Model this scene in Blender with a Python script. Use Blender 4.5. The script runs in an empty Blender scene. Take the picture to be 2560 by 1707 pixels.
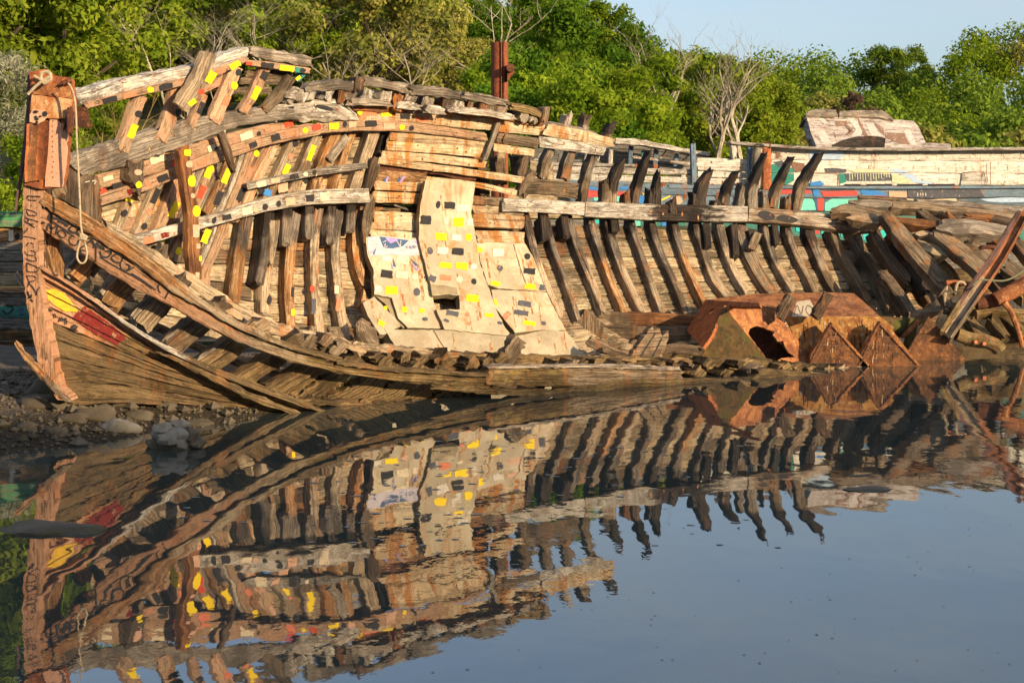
import bpy, math, random
import numpy as np
from mathutils import Vector, Matrix
from mathutils.geometry import delaunay_2d_cdt
R = math.radians
sc = bpy.context.scene
col = sc.collection
rnd = random.Random(7)

# ------------------------------------------------------------------ camera, sky, sun, exposure
F, CZ, YH = 3584.0, 2.2, 540.0            # focal length (2560 px wide frame), eye height, horizon row
cam = bpy.data.cameras.new('camera'); camo = bpy.data.objects.new('camera', cam); col.objects.link(camo)
camo.location = (0, 0, CZ); camo.rotation_euler = (R(90), 0, 0)
cam.sensor_width = 36; cam.lens = 36 * F / 2560; cam.shift_y = -(853.5 - YH) / 2560
cam.clip_start = .1; cam.clip_end = 2000
sc.camera = camo
SUN_EL, SUN_AZ = R(15), R(133)            # azimuth clockwise from +Y
SD = Vector((math.sin(SUN_AZ) * math.cos(SUN_EL), math.cos(SUN_AZ) * math.cos(SUN_EL), math.sin(SUN_EL)))
w = bpy.data.worlds.new('World'); sc.world = w; w.use_nodes = True
wn = w.node_tree.nodes; wl = w.node_tree.links
sky = wn.new('ShaderNodeTexSky'); sky.sky_type = 'NISHITA'; sky.sun_disc = False
sky.sun_elevation = SUN_EL; sky.sun_rotation = SUN_AZ; sky.air_density = 1.0; sky.dust_density = 2.2; sky.ozone_density = 3.0
bg = wn['Background']; bg.inputs[1].default_value = .138
hs = wn.new('ShaderNodeHueSaturation'); hs.inputs['Saturation'].default_value = .76; wl.new(sky.outputs[0], hs.inputs['Color'])
tc = wn.new('ShaderNodeTexCoord'); mp = wn.new('ShaderNodeMapping'); mp.inputs['Scale'].default_value = (1.5, 1.5, 7); wl.new(tc.outputs['Generated'], mp.inputs[0])
nz = wn.new('ShaderNodeTexNoise'); nz.inputs['Scale'].default_value = 2.2; nz.inputs['Detail'].default_value = 7; nz.inputs['Roughness'].default_value = .62; wl.new(mp.outputs[0], nz.inputs['Vector'])
mr = wn.new('ShaderNodeMapRange'); mr.inputs['From Min'].default_value = .38; mr.inputs['From Max'].default_value = .72; mr.inputs['To Max'].default_value = .55; wl.new(nz.outputs[0], mr.inputs['Value'])
mxs = wn.new('ShaderNodeMixRGB'); mxs.inputs[2].default_value = (2.7, 3.0, 3.15, 1); wl.new(mr.outputs[0], mxs.inputs[0]); wl.new(hs.outputs[0], mxs.inputs[1])   # thin high cloud
wl.new(mxs.outputs[0], bg.inputs[0])
sl = bpy.data.lights.new('sun', 'SUN'); sl.energy = 4.7; sl.angle = R(.53); sl.color = (1, .76, .46)
so = bpy.data.objects.new('sun', sl); col.objects.link(so); so.rotation_euler = SD.to_track_quat('Z', 'Y').to_euler()
so.location = SD * 60
sc.view_settings.view_transform = 'Standard'; sc.view_settings.look = 'None'
sc.view_settings.exposure = .8; sc.view_settings.gamma = 1

# ------------------------------------------------------------------ materials
MAT = {}
class NT:
    def __init__(s, name):
        s.m = bpy.data.materials.new(name); s.m.use_nodes = True; MAT[name] = s.m
        s.t = s.m.node_tree; s.b = s.t.nodes['Principled BSDF']; s.out = s.t.nodes['Material Output']
        s.b.inputs['Specular IOR Level'].default_value = .25
    def n(s, typ, ins=None, **props):
        x = s.t.nodes.new('ShaderNode' + typ)
        for k, v in props.items(): setattr(x, k, v)
        for k, v in (ins or {}).items(): s.set(x.inputs[k], v)
        return x
    def set(s, inp, v):
        if isinstance(v, bpy.types.NodeSocket): s.t.links.new(v, inp)
        elif isinstance(v, tuple) and len(v) == 3 and inp.type == 'RGBA': inp.default_value = (*v, 1)
        else: inp.default_value = v
    def mapp(s, src, scale): return s.n('Mapping', {'Vector': src, 'Scale': scale}).outputs[0]
    def noise(s, vec, sc_, det=5, rough=.6, dist=0):
        return s.n('TexNoise', {'Vector': vec, 'Scale': sc_, 'Detail': det, 'Roughness': rough, 'Distortion': dist}).outputs[0]
    def ramp(s, fac, a, b, smooth=True):
        r = s.n('MapRange', {'Value': fac, 'From Min': a, 'From Max': b}); 
        if smooth: r.interpolation_type = 'SMOOTHSTEP'
        return r.outputs[0]
    def mix(s, f, a, b, mode='MIX'):
        x = s.n('MixRGB', {'Fac': f, 'Color1': a, 'Color2': b}, blend_type=mode); return x.outputs[0]
    def math(s, op, a, b=0.0): return s.n('Math', {0: a, 1: b}, operation=op).outputs[0]
    def bump(s, h, st, dist):
        b = s.n('Bump', {'Height': h, 'Strength': st, 'Distance': dist}); s.t.links.new(b.outputs[0], s.b.inputs['Normal'])

WP = {}
def wood(name, lo, hi, **kw): WP[name] = dict(lo=lo, hi=hi, **kw); MAT.pop(name, None)
def wcol(k, uv, ob, lo, hi, paint=None, pcov=.5, paint2=None, rust=.4, crack=.6, rustc=(.36, .12, .025), dirt=.35, rough=.85, rth=.53):
    lo = tuple(x * .8 for x in lo); g = k.noise(k.mapp(uv, (1.3, 30, 1)), 1.6, 8, .72, .8)
    c = k.mix(k.ramp(g, .39, .60), lo, hi)
    big = k.noise(ob, 2.1, 5, .65)
    c = k.mix(k.math('MULTIPLY', k.ramp(big, .45, .62), .7), c, tuple(x * .5 for x in lo))
    if paint:
        pn = k.noise(k.mapp(uv, (2.4, 11, 1)), 1.5, 10, .78, .6)
        pm = k.ramp(pn, .60 - pcov * .24, .63 - pcov * .24)
        pc = paint
        if paint2: pc = k.mix(k.ramp(k.noise(ob, 3.1, 3), .45, .56), paint, paint2)
        pc = k.mix(k.math('MULTIPLY', k.ramp(k.noise(k.mapp(uv, (1.5, 8, 1)), 4, 7, .7), .38, .68), .5), pc, lo)
        c = k.mix(pm, c, pc)
    if rust:
        r_ = k.noise(k.mapp(ob, (3.4, 3.4, .55)), 1.5, 8, .72)
        c = k.mix(k.math('MULTIPLY', k.ramp(r_, rth, rth + .12), rust), c, rustc)
        r2 = k.noise(k.mapp(ob, (5, 5, .9)), 2.1, 8, .75)
        c = k.mix(k.math('MULTIPLY', k.ramp(r2, .58, .68), min(1, rust + .2)), c, tuple(x * .35 for x in rustc))
    cr = k.noise(k.mapp(uv, (.8, 60, 1)), 1.2, 4, .6, .4)
    cm = k.math('MULTIPLY', k.ramp(cr, .40, .33), crack)
    c = k.mix(cm, c, tuple(x * .12 for x in lo))
    sp = k.noise(ob, 34, 5, .75)
    c = k.mix(k.math('MULTIPLY', k.ramp(sp, .5, .68), dirt), c, tuple(x * .3 for x in lo))
    return c, g, cm, sp, rough
def chain(mats):
    """one material whose wood changes along the timber (burnt head, bare middle, stained foot)"""
    if isinstance(mats, str): mats = [(0, mats)]
    if mats[0][1] not in WP: return mats[0][1]
    key = '_'.join('%s%g' % (b.replace('wood_', ''), round(a * 20) / 20) if a else b for a, b in mats)
    if key in MAT: return key
    k = NT(key); uv = k.n('UVMap', uv_map='UVMap').outputs[0]; ob = k.n('TexCoord').outputs['Object']; rn = k.n('ObjectInfo').outputs['Random']
    c, g, cm, sp, rough = wcol(k, uv, ob, **WP[mats[0][1]])
    if len(mats) > 1:
        tx = k.n('SeparateXYZ', {0: k.n('UVMap', uv_map='Along').outputs[0]}).outputs[0]
        wv = k.math('MULTIPLY', k.math('SUBTRACT', k.noise(k.mapp(uv, (3, 9, 1)), 1, 6, .7), .5), .55)
        tt = k.math('ADD', k.math('ADD', tx, wv), k.math('MULTIPLY', k.math('SUBTRACT', rn, .5), .16))
        for a, b in mats[1:]:
            if b not in WP: continue
            a = round(a * 20) / 20; c2 = wcol(k, uv, ob, **WP[b])[0]; c = k.mix(k.ramp(tt, a - .05, a + .05), c, c2)
    v = k.math('MULTIPLY_ADD', rn, .5); k.t.nodes[-1].inputs[2].default_value = .78
    k.set(k.b.inputs['Base Color'], k.n('HueSaturation', {'Color': c, 'Value': v}).outputs[0]); k.b.inputs['Roughness'].default_value = rough
    h = k.math('ADD', g, k.math('MULTIPLY', cm, -1.1)); h = k.math('ADD', h, k.math('MULTIPLY', sp, .5))
    k.bump(h, 1.0, .028); return key
def rusty(name, a, b, c_, moss=None, mc=.4, paint=None, pcov=.4, rough=.8):
    k = NT(name); ob = k.n('TexCoord').outputs['Object']
    n1 = k.noise(ob, 4.5, 9, .75, .6); n2 = k.noise(ob, 17, 7, .75); n3 = k.noise(k.mapp(ob, (7, 7, 1.1)), 1.7, 8, .72)
    c = k.mix(k.ramp(n1, .36, .62), a, b); c = k.mix(k.ramp(n2, .52, .70), c, c_); c = k.mix(k.math('MULTIPLY', k.ramp(n3, .5, .68), .7), c, b)
    if paint: c = k.mix(k.ramp(k.noise(ob, 1.9, 9, .75), .62 - .3 * pcov, .66 - .3 * pcov), c, paint)
    if moss: c = k.mix(k.ramp(k.noise(ob, 3.4, 6, .7), .66 - mc * .4, .74 - mc * .4), c, moss)
    c = k.mix(k.math('MULTIPLY', k.ramp(k.noise(ob, 45, 3, .6), .55, .75), .5), c, tuple(x * .25 for x in b))
    k.set(k.b.inputs['Base Color'], c); k.b.inputs['Roughness'].default_value = rough
    k.bump(k.math('ADD', n2, n1), .7, .015); return k
def paintm(name, c0, wear=(.28, .17, .09), cov=.8, var=.15):
    k = NT(name); ob = k.n('TexCoord').outputs['Object']
    n = k.noise(k.mapp(ob, (9, 9, 22)), 1.4, 7, .7); c = k.mix(k.ramp(n, .3, .7), tuple(x * (1 - var * 2) for x in c0), c0)
    m = k.ramp(k.noise(ob, 13, 8, .78), .30 + .42 * cov, .36 + .42 * cov)
    c = k.mix(m, c, wear); k.set(k.b.inputs['Base Color'], c); k.b.inputs['Roughness'].default_value = .75
    k.bump(n, .5, .006); return k
def concrete(name, a, b, stain, st=.6, rough=.9):
    k = NT(name); ob = k.n('TexCoord').outputs['Object']
    n1 = k.noise(ob, 1.8, 7, .65); n2 = k.noise(ob, 26, 5, .7); n3 = k.noise(k.mapp(ob, (3, 3, .55)), 1.5, 8, .7, .8)
    c = k.mix(k.ramp(n1, .38, .62), a, b); c = k.mix(k.math('MULTIPLY', k.ramp(n3, .50, .66), st), c, stain)
    c = k.mix(k.math('MULTIPLY', k.ramp(n2, .52, .72), .4), c, tuple(x * .5 for x in b))
    vo = k.n('TexVoronoi', {'Vector': ob, 'Scale': 2.3}, feature='DISTANCE_TO_EDGE').outputs[0]
    cr = k.math('MULTIPLY', k.ramp(k.noise(ob, 60, 4, .7), .62, .7), .8); c = k.mix(cr, c, (.12, .08, .04))
    k.set(k.b.inputs['Base Color'], c); k.b.inputs['Roughness'].default_value = rough
    k.bump(k.math('SUBTRACT', k.math('ADD', n2, n1), cr), .6, .012); return k
def leafm(name, a, b, c_, trans=.42):
    k = NT(name); geo = k.n('NewGeometry'); isl = geo.outputs['Random Per Island']; rn = k.n('ObjectInfo').outputs['Random']
    ob = k.n('TexCoord').outputs['Object']
    c = k.mix(isl, a, b); c = k.mix(k.ramp(k.noise(ob, 2.2, 3), .42, .62), c, c_)
    v = k.math('MULTIPLY_ADD', rn, .55); k.t.nodes[-1].inputs[2].default_value = .72
    c = k.n('HueSaturation', {'Color': c, 'Value': v}).outputs[0]
    k.t.nodes.remove(k.b)
    d = k.n('BsdfDiffuse', {'Color': c}); t = k.n('BsdfTranslucent', {'Color': c})
    m = k.n('MixShader', {0: trans, 1: d.outputs[0], 2: t.outputs[0]}); k.t.links.new(m.outputs[0], k.out.inputs[0]); return k

PEACH = (.58, .34, .21); CREAM = (.66, .54, .36); GREY = (.33, .28, .22)
wood('wood_peach', (.20, .11, .06), (.46, .30, .17), paint=PEACH, pcov=.75, paint2=(.50, .33, .20), rust=.6)
wood('wood_tan', (.22, .155, .095), (.52, .41, .28), paint=(.48, .33, .2), pcov=.35, rust=.6)
wood('wood_cream', (.22, .14, .075), (.5, .38, .23), paint=CREAM, pcov=.85, paint2=(.6, .44, .26), rust=.95, rustc=(.42, .17, .04), rth=.47)
wood('wood_orange', (.22, .11, .045), (.46, .25, .11), paint=(.55, .34, .18), pcov=.3, rust=.9)
wood('wood_rust', (.14, .06, .03), (.36, .16, .06), rust=.9)
wood('wood_grey', (.17, .13, .095), (.42, .35, .27), rust=.25)
wood('wood_bleach', (.24, .19, .14), (.54, .46, .37), paint=(.6, .55, .48), pcov=.3, rust=.15)
wood('wood_dark', (.075, .05, .032), (.24, .165, .105), rust=.5, dirt=.3)
wood('wood_char', (.016, .012, .01), (.075, .055, .042), rust=.12, dirt=.3)
wood('wood_brown', (.12, .08, .048), (.34, .25, .16), rust=.6)
wood('wood_plank', (.22, .155, .085), (.52, .40, .25), paint=(.56, .46, .30), pcov=.25, rust=.55)
wood('wood_plank_dark', (.09, .062, .04), (.29, .21, .13), rust=.4)
wood('wood_mud', (.075, .05, .024), (.25, .165, .075), rust=.2, dirt=.6)
wood('wood_hull', (.10, .066, .032), (.205, .138, .066), paint=(.22, .14, .07), pcov=.3, rust=.3)
wood('wood_hullpaint', (.18, .10, .05), (.40, .22, .11), paint=(.54, .29, .17), pcov=.7, rust=.7)
wood('wood_mossy', (.11, .07, .03), (.36, .24, .11), paint=(.24, .17, .05), pcov=.25, rust=.4, dirt=.45)
wood('wood_greydark', (.085, .066, .05), (.27, .215, .165), rust=.45, dirt=.3)
wood('wood_white', (.30, .25, .19), (.55, .49, .41), paint=(.78, .72, .62), pcov=.8, rust=.45, crack=.5, dirt=.4)
wood('wood_whitegrey', (.25, .2, .16), (.45, .39, .32), paint=(.6, .55, .47), pcov=.45, rust=.3)
wood('wood_bluegrey', (.10, .12, .13), (.24, .27, .29), paint=(.16, .23, .29), pcov=.7, rust=.55, crack=.4)
wood('wood_green', (.25, .22, .17), (.45, .4, .32), paint=(.05, .33, .12), pcov=.6, rust=.2)
wood('wood_teal', (.10, .12, .1), (.2, .22, .2), paint=(.06, .26, .22), pcov=.8, rust=.3)
wood('wood_greyhull', (.12, .095, .075), (.27, .23, .185), paint=(.2, .22, .21), pcov=.35, rust=.25)
wood('wood_cabin', (.22, .17, .15), (.42, .34, .3), paint=(.50, .44, .40), pcov=.55, rust=.3)
rusty('rust_red', (.42, .13, .04), (.20, .06, .025), (.52, .23, .08))
rusty('rust_dark', (.13, .045, .022), (.05, .022, .015), (.28, .10, .035))
rusty('rust_cream', (.60, .36, .18), (.36, .12, .035), (.70, .50, .28))
rusty('rust_orange', (.42, .17, .06), (.15, .05, .022), (.56, .30, .13))
rusty('rust_pink', (.55, .27, .16), (.42, .17, .08), (.5, .26, .15), paint=(.58, .31, .2), pcov=.9)
rusty('rust_purple', (.17, .10, .10), (.11, .06, .06), (.24, .13, .11))
rusty('rust_brown', (.22, .085, .03), (.06, .03, .016), (.40, .17, .06))
rusty('rust_moss', (.15, .08, .03), (.05, .04, .018), (.2, .1, .04), moss=(.085, .085, .018), mc=.4)
rusty('rust_yellow', (.42, .22, .06), (.20, .075, .022), (.52, .36, .15))
rusty('pipe_red', (.28, .075, .03), (.18, .05, .025), (.34, .11, .045))
concrete('slab_cream', (.50, .42, .29), (.36, .30, .205), (.36, .18, .065), .85)
concrete('slab_grey', (.41, .345, .24), (.29, .24, .16), (.28, .17, .10), .45)
concrete('slab_edge', (.30, .24, .15), (.2, .15, .09), (.2, .12, .05))
concrete('stone', (.12, .094, .064), (.07, .055, .037), (.08, .065, .03), .6)
concrete('stone_pale', (.29, .25, .2), (.17, .145, .11), (.10, .085, .04), .6)
concrete('stone_wet', (.13, .10, .068), (.075, .06, .04), (.09, .075, .025), .7, .7)
paintm('p_yellow', (.86, .60, .01), (.45, .33, .18), cov=.84, var=.05); paintm('p_black', (.028, .025, .026), (.30, .22, .14), cov=.8); paintm('p_red', (.62, .07, .03), cov=.85)
paintm('p_coral', (.70, .20, .10), (.45, .31, .19), cov=.62); paintm('p_peach', (.66, .37, .24), (.45, .32, .2), cov=.6); paintm('p_cream', (.70, .57, .39), (.45, .34, .22), cov=.6)
paintm('p_white', (.66, .59, .48), (.45, .36, .25), cov=.6); paintm('p_slate', (.085, .085, .10), (.36, .28, .18), cov=.66); paintm('p_lilac', (.52, .46, .50), (.45, .36, .3), cov=.85)
paintm('p_navy', (.06, .11, .20), cov=1); paintm('p_violet', (.36, .26, .55), cov=1); paintm('p_crimson', (.17, .010, .008), cov=.62)
paintm('p_ochre', (.66, .40, .02), (.45, .27, .16), cov=.62); paintm('p_teal', (.03, .22, .17), cov=.85); paintm('p_aqua', (.18, .62, .50), cov=.9)
paintm('p_sky', (.42, .53, .68), cov=.9); paintm('p_blue', (.05, .22, .55), cov=.9); paintm('p_palegreen', (.52, .56, .36), cov=.85)
paintm('p_brown', (.22, .12, .08), cov=.8); paintm('p_graphite', (.02, .018, .02), cov=.9); paintm('p_fadew', (.52, .47, .42), (.36, .29, .25), cov=.55); paintm('p_fadeb', (.22, .13, .09), (.36, .29, .25), cov=.6); paintm('p_rustbolt', (.22, .07, .02), cov=1)
paintm('p_turq', (.04, .5, .48), cov=.95); paintm('p_redband', (.58, .08, .07), cov=.85); paintm('p_rawrust', (.42, .16, .035), (.3, .2, .12), cov=.55)
paintm('rope', (.48, .38, .25), (.24, .18, .11), cov=.55); paintm('rope_green', (.22, .22, .12), cov=.8)
leafm('leaf_bright', (.20, .275, .02), (.30, .335, .035), (.13, .195, .016), .5)
leafm('leaf_mid', (.20, .285, .018), (.30, .36, .03), (.13, .21, .014), .55)
leafm('leaf_dark', (.11, .21, .018), (.18, .28, .025), (.07, .15, .014), .5)
leafm('leaf_olive', (.30, .29, .06), (.40, .36, .09), (.2, .22, .04), .45)
leafm('leaf_silver', (.38, .38, .26), (.52, .50, .36), (.16, .18, .07))
leafm('leaf_brown', (.16, .10, .07), (.22, .14, .10), (.12, .08, .05))
leafm('leaf_far', (.135, .195, .022), (.20, .26, .032), (.085, .145, .018), .45)
wood('bark_pale', (.32, .26, .19), (.58, .50, .38), rust=0); wood('bark_dark', (.05, .035, .025), (.12, .09, .06), rust=0); wood('bark_yellow', (.3, .19, .06), (.46, .32, .12), rust=0)
wood('wood_steel', (.26, .085, .03), (.44, .17, .07), paint=(.50, .24, .12), pcov=.3, rust=.5, crack=.15); wood('wood_steeldark', (.10, .055, .05), (.17, .09, .08), rust=.3, crack=.1)
# water
k = NT('water'); ob = k.n('TexCoord').outputs['Object']
k.set(k.b.inputs['Base Color'], (.038, .048, .042)); k.b.inputs['Roughness'].default_value = .015; k.b.inputs['IOR'].default_value = 2.4; k.b.inputs['Specular IOR Level'].default_value = .5
h1 = k.noise(k.mapp(ob, (1.5, .8, 1)), 1.1, 2, .5); h2 = k.noise(k.mapp(ob, (7, 4, 1)), 1.0, 3, .5); h3 = k.noise(k.mapp(ob, (.25, .18, 1)), 1, 2)
h = k.math('ADD', h1, k.math('MULTIPLY', k.math('MULTIPLY', h2, .22), k.ramp(h3, .35, .65)))
k.bump(h, .24, .02)
WATER = k
paintm('p_streak', (.34, .13, .03), (.45, .33, .2), cov=.42)
paintm('p_grime', (.34, .27, .2), (.62, .56, .46), cov=.35)
paintm('p_ruststain', (.10, .035, .015), (.30, .13, .05), cov=.55)
paintm('scum_sheen', (.34, .31, .28), (.22, .2, .17), cov=.9)  # pale grey of the film patches stands in for reflected sky
# ground
k = NT('gravel'); ob = k.n('TexCoord').outputs['Object']
v = k.n('TexVoronoi', {'Vector': ob, 'Scale': 26}); v2 = k.noise(ob, 6, 6, .7)
c = k.mix(k.ramp(v2, .35, .65), (.09, .066, .046), (.175, .135, .10)); c = k.mix(k.math('MULTIPLY', k.n('SeparateXYZ', {0: v.outputs['Color']}).outputs[0], .6), c, (.07, .06, .05))
c = k.mix(k.ramp(k.math('ADD', k.n('SeparateXYZ', {0: ob}).outputs[2], k.math('MULTIPLY', v2, .1)), .32, .18), c, (.04, .029, .016))
k.set(k.b.inputs['Base Color'], c); k.b.inputs['Roughness'].default_value = .9; k.bump(k.math('SUBTRACT', v2, v.outputs['Distance']), .9, .03)
k = NT('hill_soil'); ob = k.n('TexCoord').outputs['Object']
k.set(k.b.inputs['Base Color'], k.mix(k.ramp(k.noise(ob, .8, 6), .4, .6), (.045, .05, .015), (.10, .085, .04))); k.b.inputs['Roughness'].default_value = 1

# ------------------------------------------------------------------ tracing helpers: photo regions -> pixels -> points in space at a depth
REG = {0: (0, 0, .91875), 1: (0, 80, 2.735), 2: (0, 440, 2.45), 3: (560, 160, 2.735), 4: (560, 480, 2.502), 5: (1280, 230, 2.735),
       6: (1380, 640, 1.993), 7: (1700, 200, 2.735), 8: (0, 0, 1.8375), 9: (1200, 0, 1.729), 'A': (30, 440, 5.2267), 'B': (0, 160, 3.92),
       'C': (900, 560, 5.226), 'D': (1940, 240, 4.9), 'E': (2060, 480, 3.734), 'F': (1300, 320, 3.92), 'G': (0, 500, 3.267), 'H': (1640, 700, 2.868)}
def T(r, *v):
    ox, oy, s = REG[r]
    return [(ox + v[i] / s, oy + v[i + 1] / s) for i in range(0, len(v), 2)]
def W(r, x): return x / REG[r][2]
def U(px, py, D): return Vector(((px - 1280) / F * D, D, CZ - (py - YH) / F * D))
def poly(pts, deg):
    cf = np.polyfit([p[0] * 1.0884 / 1000 for p in pts], [p[1] for p in pts], deg)
    return lambda px: float(np.polyval(cf, px / 1000))
_far = poly([(60, 15.3), (157, 16), (281, 17.2), (468, 18.5), (694, 19.75), (1029, 21.4), (1410, 23.05), (1885, 24.9), (2294, 26.4), (2600, 27.4)], 4)
_near = poly([(60, 14.75), (300, 15.2), (700, 16.1), (1250, 17.75), (1950, 20.5), (2250, 21.6)], 2)
def sst(a, b, x):
    t = min(1, max(0, (x - a) / (b - a))); return t * t * (3 - 2 * t)
def Dfar(px, py):
    r_ = _far(px); s = .15 + .85 * sst(250, 1250, px); D = r_
    for _ in range(14):
        z = CZ - (py - YH) / F * D
        g = .62 * max(0, 2.3 - z) ** 1.3 + .22 * max(0, z - 2.6)
        D = .5 * D + .5 * (r_ - s * g)
    return D
def Dnear(px, py): return _near(px)
def off(fn, d): return lambda px, py: fn(px, py) + d
def const(d): return lambda px, py: d
def plane(p0, d0, p1, d1, p2, d2):
    A = np.array([[p0[0], p0[1], 1], [p1[0], p1[1], 1], [p2[0], p2[1], 1]], float)
    a, b, c_ = np.linalg.solve(A, np.array([1 / d0, 1 / d1, 1 / d2], float))   # 1/D is linear over a flat face
    return lambda px, py: 1 / (a * px + b * py + c_)
def resample(pts, n):
    P = [Vector(p) for p in pts]
    if len(P) == 2: return [P[0].lerp(P[1], i / (n - 1)) for i in range(n)]
    L = [0]
    for a, b in zip(P, P[1:]): L.append(L[-1] + (b - a).length)
    ext = [P[0] * 2 - P[1]] + P + [P[-1] * 2 - P[-2]]; out = []
    for i in range(n):
        s = L[-1] * i / (n - 1); j = 0
        while j < len(P) - 2 and s > L[j + 1]: j += 1
        t = (s - L[j]) / max(1e-6, L[j + 1] - L[j]); p0, p1, p2, p3 = ext[j:j + 4]
        out.append(.5 * ((2 * p1) + (p2 - p0) * t + (2 * p0 - 5 * p1 + 4 * p2 - p3) * t * t + (3 * p1 - p0 - 3 * p2 + p3) * t ** 3))
    return out
def plen(pts): return sum((Vector(b) - Vector(a)).length for a, b in zip(pts, pts[1:]))

class MB:
    def __init__(s): s.v = []; s.f = []; s.m = []; s.uv = []; s.mats = []; s.al = {}; s.vert = False
    def mi(s, name):
        name = chain(name)
        if name not in s.mats: s.mats.append(name)
        return s.mats.index(name)
    def face(s, ids, mat, uvs=None):
        s.f.append(tuple(ids)); s.m.append(s.mi(mat)); s.uv.append(uvs or [((s.v[i][2], s.v[i][0] * .9) if s.vert else (s.v[i][0] * .9, s.v[i][2])) for i in ids])
    def build(s, name, parent=None, sharp=38, loc=None):
        L = Vector(parent.location) if parent is not None else Vector(loc or (0, 0, 0))
        pa = parent
        while pa is not None and pa.parent is not None: pa = pa.parent; L += Vector(pa.location)
        me = bpy.data.meshes.new(name); me.from_pydata([tuple(Vector(p) - L) for p in s.v], [], s.f)
        for m in s.mats: me.materials.append(MAT[m])
        me.polygons.foreach_set('material_index', s.m)
        ul = me.uv_layers.new(name='UVMap'); flat = [c for u in s.uv for q in u for c in q]; ul.data.foreach_set('uv', flat)
        if s.al:
            u2 = me.uv_layers.new(name='Along'); fl = []
            for i_, f_ in enumerate(s.f):
                a_ = s.al.get(i_, (0,) * len(f_))
                for q in a_: fl += [q, 0]
            u2.data.foreach_set('uv', fl); me.uv_layers.active_index = 0
        me.polygons.foreach_set('use_smooth', [True] * len(s.f)); me.set_sharp_from_angle(angle=R(sharp)); me.update()
        o = bpy.data.objects.new(name, me); col.objects.link(o)
        if parent is not None: o.parent = parent
        else: o.location = L
        return o

def strip(m, top, bot, dep, d, thick, mats, step=20, jit=.005, ends='jj', jag=.05, seed=None):
    """a timber between two traced edges: front face at dep-d, body reaching back by thick"""
    r_ = random.Random(seed if seed is not None else int(top[0][0] * 7 + top[0][1] * 13 + bot[-1][1]))
    mt = chain(mats); n = max(3, int(max(plen(top), plen(bot)) / step) + 1)
    A, B = resample(top, n), resample(bot, n); fr = (0, .10, .5, .90, 1)
    rows = []; wob = [r_.uniform(-1, 1) for _ in range(n)]
    mid = [U(*((a + b) / 2), dep(*((a + b) / 2)) - d) for a, b in zip(A, B)]
    u = 0; uo, vo = r_.uniform(0, 40), r_.uniform(0, 40); us = []
    for i in range(n):
        a, b = A[i], B[i]
        p = [U(*a.lerp(b, t), dep(*a.lerp(b, t)) - d) for t in fr]
        tg = (mid[min(n - 1, i + 1)] - mid[max(0, i - 1)]).normalized(); ac = (p[4] - p[0])
        nm = tg.cross(ac).normalized()
        if nm.dot(Vector((0, 0, CZ)) - mid[i]) < 0: nm = -nm
        if nm.length < .5: nm = Vector((0, -1, 0))
        bev = min(.014, thick * .2, ac.length * .15)
        p[0] = p[0] - nm * bev; p[4] = p[4] - nm * bev
        p.append(p[4] - nm * (thick - bev)); p.append(p[0] - nm * (thick - bev))
        wb = nm * wob[i] * jit * .35
        p = [q + wb + tg * r_.uniform(-jit, jit) + ac.normalized() * (r_.uniform(-jit, jit) * (1.5 if j in (0, 4, 5, 6) else .5)) for j, q in enumerate(p)]
        if i in (0, n - 1) and ends[0 if i == 0 else 1] == 'j':
            sg = -1 if i == 0 else 1; lim = jag
            p = [q + tg * sg * r_.uniform(-lim, lim * .5) for q in p]
        if i: u += (mid[i] - mid[i - 1]).length
        us.append(u); base = len(m.v); m.v += p; rows.append((base, ac.length))
    for i in range(n - 1):
        t = i / (n - 1); t2 = (i + 1) / (n - 1)
        b0, w0 = rows[i]; b1, w1 = rows[i + 1]
        vv = [0, .1 * w0, .5 * w0, .9 * w0, w0, w0 + thick, w0 + 2 * thick, 2 * w0 + 2 * thick]
        for j in range(7):
            k_ = (j + 1) % 7
            m.al[len(m.f)] = (t, t, t2, t2); m.face((b0 + j, b0 + k_, b1 + k_, b1 + j), mt, [(us[i] + uo, vv[j] + vo), (us[i] + uo, vv[j + 1] + vo), (us[i + 1] + uo, vv[j + 1] + vo), (us[i + 1] + uo, vv[j] + vo)])
    for e in (0, n - 1):
        b0 = rows[e][0]; c = sum((Vector(m.v[b0 + j]) for j in range(7)), Vector()) / 7
        tg = (mid[1] - mid[0]).normalized() * -1 if e == 0 else (mid[-1] - mid[-2]).normalized()
        m.v.append(c + tg * (.02 if ends[0 if e == 0 else 1] == 'j' else 0)); ci = len(m.v) - 1
        for j in range(7):
            k_ = (j + 1) % 7; ids = (b0 + k_, b0 + j, ci) if e == 0 else (b0 + j, b0 + k_, ci)
            m.al[len(m.f)] = (e / (n - 1),) * 3; m.face(ids, mt, [(vo + j * .03, uo), (vo + j * .03 + .03, uo), (vo + j * .03, uo + .05)])

def edges(pts, wd):
    """centre line + pixel width -> two edges"""
    n = len(pts); ws = wd if isinstance(wd, (list, tuple)) else [wd] * n
    if len(ws) < n: ws = [ws[0] + (ws[-1] - ws[0]) * i / (n - 1) for i in range(n)] if len(ws) == 2 else list(ws) + [ws[-1]] * (n - len(ws))
    P = [Vector(p) for p in pts]; t, b = [], []
    for i in range(n):
        tg = (P[min(n - 1, i + 1)] - P[max(0, i - 1)]).normalized(); nr = Vector((tg.y, -tg.x))
        if abs(tg.x) > abs(tg.y) * .15 and nr.y > 0 or abs(tg.x) <= abs(tg.y) * .15 and nr.x > 0: nr = -nr
        t.append(tuple(P[i] + nr * ws[i] / 2)); b.append(tuple(P[i] - nr * ws[i] / 2))
    return t, b

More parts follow.
